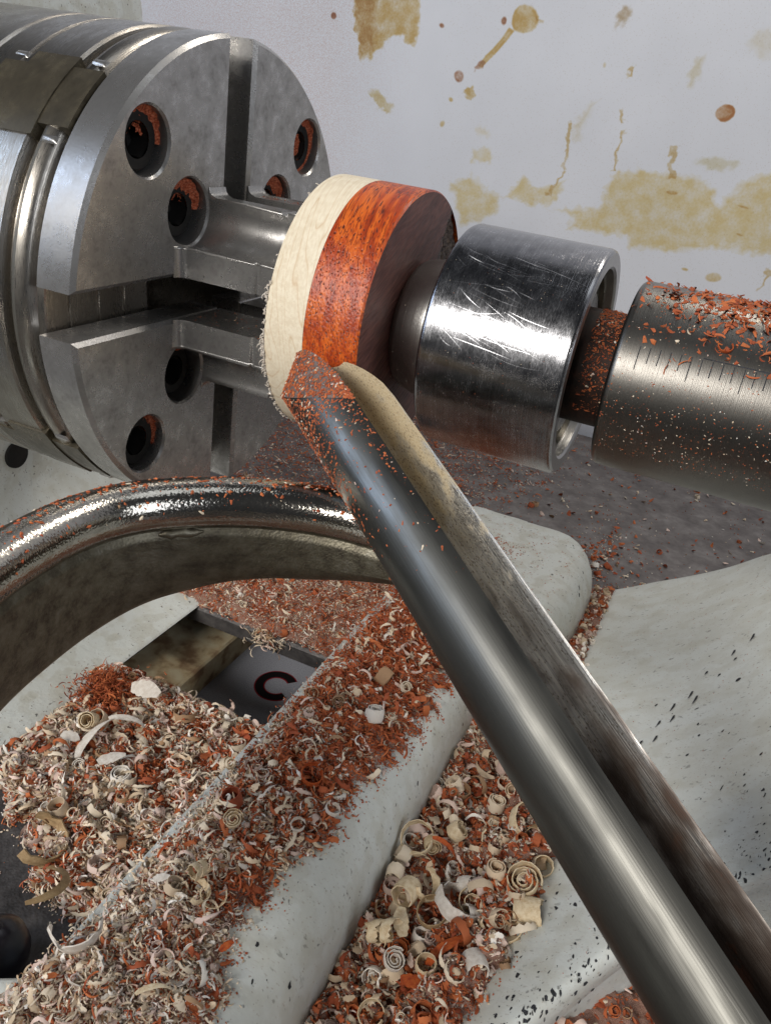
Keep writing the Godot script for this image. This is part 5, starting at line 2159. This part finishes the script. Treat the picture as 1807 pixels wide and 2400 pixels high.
	var left := [
		[band, M.white, 1.9, 49.6, 2.6, 0.15, 2.6, 1.1, "long broad white strip lying across the heap on the near way"],
		[band, M.white, 4.0, 42.6, 3.0, 0.4, 1.3, 0.9, "white strip crossing over the long broad strip"],
		[flat, M.white, 0.4, 31.0, 3.2, 0.9, 0.6, 1.2, "translucent white flake standing next to the orange tuft"],
		[flat, M.white, -4.3, 51.8, 2.0, 0.4, 0.2, 0.8, "square white chip left of the long broad white strip"],
		[flat, M.white, 8.4, 52.5, 2.2, 0.3, 1.1, 0.9, "dull white flat chip right of the long broad white strip"],
		[roll, M.pale, -3.9, 45.7, 2.4, 0.8, 0.5, 0.9, "crumpled pale roll above the square white chip"],
		[longs, M.tanpale, 16.4, 84.9, 1.0, 0.1, 0.9, 1.5, "long tan curl hanging over the bare dark edge of the bed"],
		[hook, M.tanpale, 10.5, 76.0, 2.0, 0.6, 2.5, 1.9, "wide tan half-loop at the lower left of the near way"],
	]
	for r in left:
		piece(r[0], r[1], Vector3(r[2], -101.6 + r[4] * 1.2, r[3]), Vector3(r[5], r[6], r[5] * 0.4), r[7] * 1.35, r[8], "shavings on the near way")
	# orange tuft by the headstock foot
	var t := thing("orange_tuft", "tuft of orange wood fluff beside the headstock foot and the slot", "shavings", Vector3(-10.0, -104, 33))
	t.set_meta("kind", "stuff")
	var rr := RandomNumberGenerator.new()
	rr.seed = 91
	for v in 3:
		var xf := []
		var cs := []
		for k in 420:
			var d := Vector3(rr.randfn(0, 3.6), absf(rr.randfn(0, 2.6)), rr.randfn(0, 3.8))
			d.y *= exp(-(d.x * d.x + d.z * d.z) / 40.0)
			xf.append(Transform3D(rbasis(rr).scaled(Vector3.ONE * rr.randf_range(0.4, 1.0)), (d + Vector3(0, 3.0, 0)) * MM))
			cs.append(tint(rr, 1.0))
		scatter("fibres" + ("" if v == 0 else "_%03d" % v), kit.fibre[v], xf, cs, M.scrap, t)
	# wisps hanging over the far way's edge into the slot
	var wf := thing("pale_wisps", "pale fibrous wisps hanging from the far way into the slot", "shavings", Vector3(10, -105, -16))
	wf.set_meta("kind", "stuff")
	for v in 3:
		var xf := []
		var cs := []
		for k in 40:
			var x := 8.0 + rr.randfn(0, 3.2)
			xf.append(Transform3D(rbasis(rr).scaled(Vector3.ONE * rr.randf_range(0.7, 1.5)), Vector3(x - 10, 0.8 - absf(rr.randfn(0, 2.6)), 0.8 + rr.randfn(0, 0.6)) * MM))
			cs.append(tint(rr, 0.1))
		scatter("fibres" + ("" if v == 0 else "_%03d" % v), kit.fibre[v], xf, cs, M.scrap, wf)
	# a few on the quill
	piece(strip(4.2, 0.75, 1.5, 0.1, 330, 0.0, 0.5), M.white, Vector3(116.6, 17.2, 6.6), Vector3(0.3, 2.0, 0.0), 1.0, "bent white splinter lying on the orange flakes of the quill")
	piece(hook, M.orange, Vector3(106.4, 12.2, 13.8), Vector3(0.6, 1.0, 0.6), 0.55, "orange curl clinging to the side of the quill above its scale", "", "wood_shaving")

func _ready() -> void:
	R.seed = 1
	make_view()
	make_materials()
	make_setting()
	make_castings()
	make_chuck()
	make_disc()
	make_live()
	make_rest()
	make_gouge()
	make_heaps()
	make_dust()
	make_pieces()
	for o in find_children("*", "", true, false):
		if o.has_meta("org"):
			o.remove_meta("org")
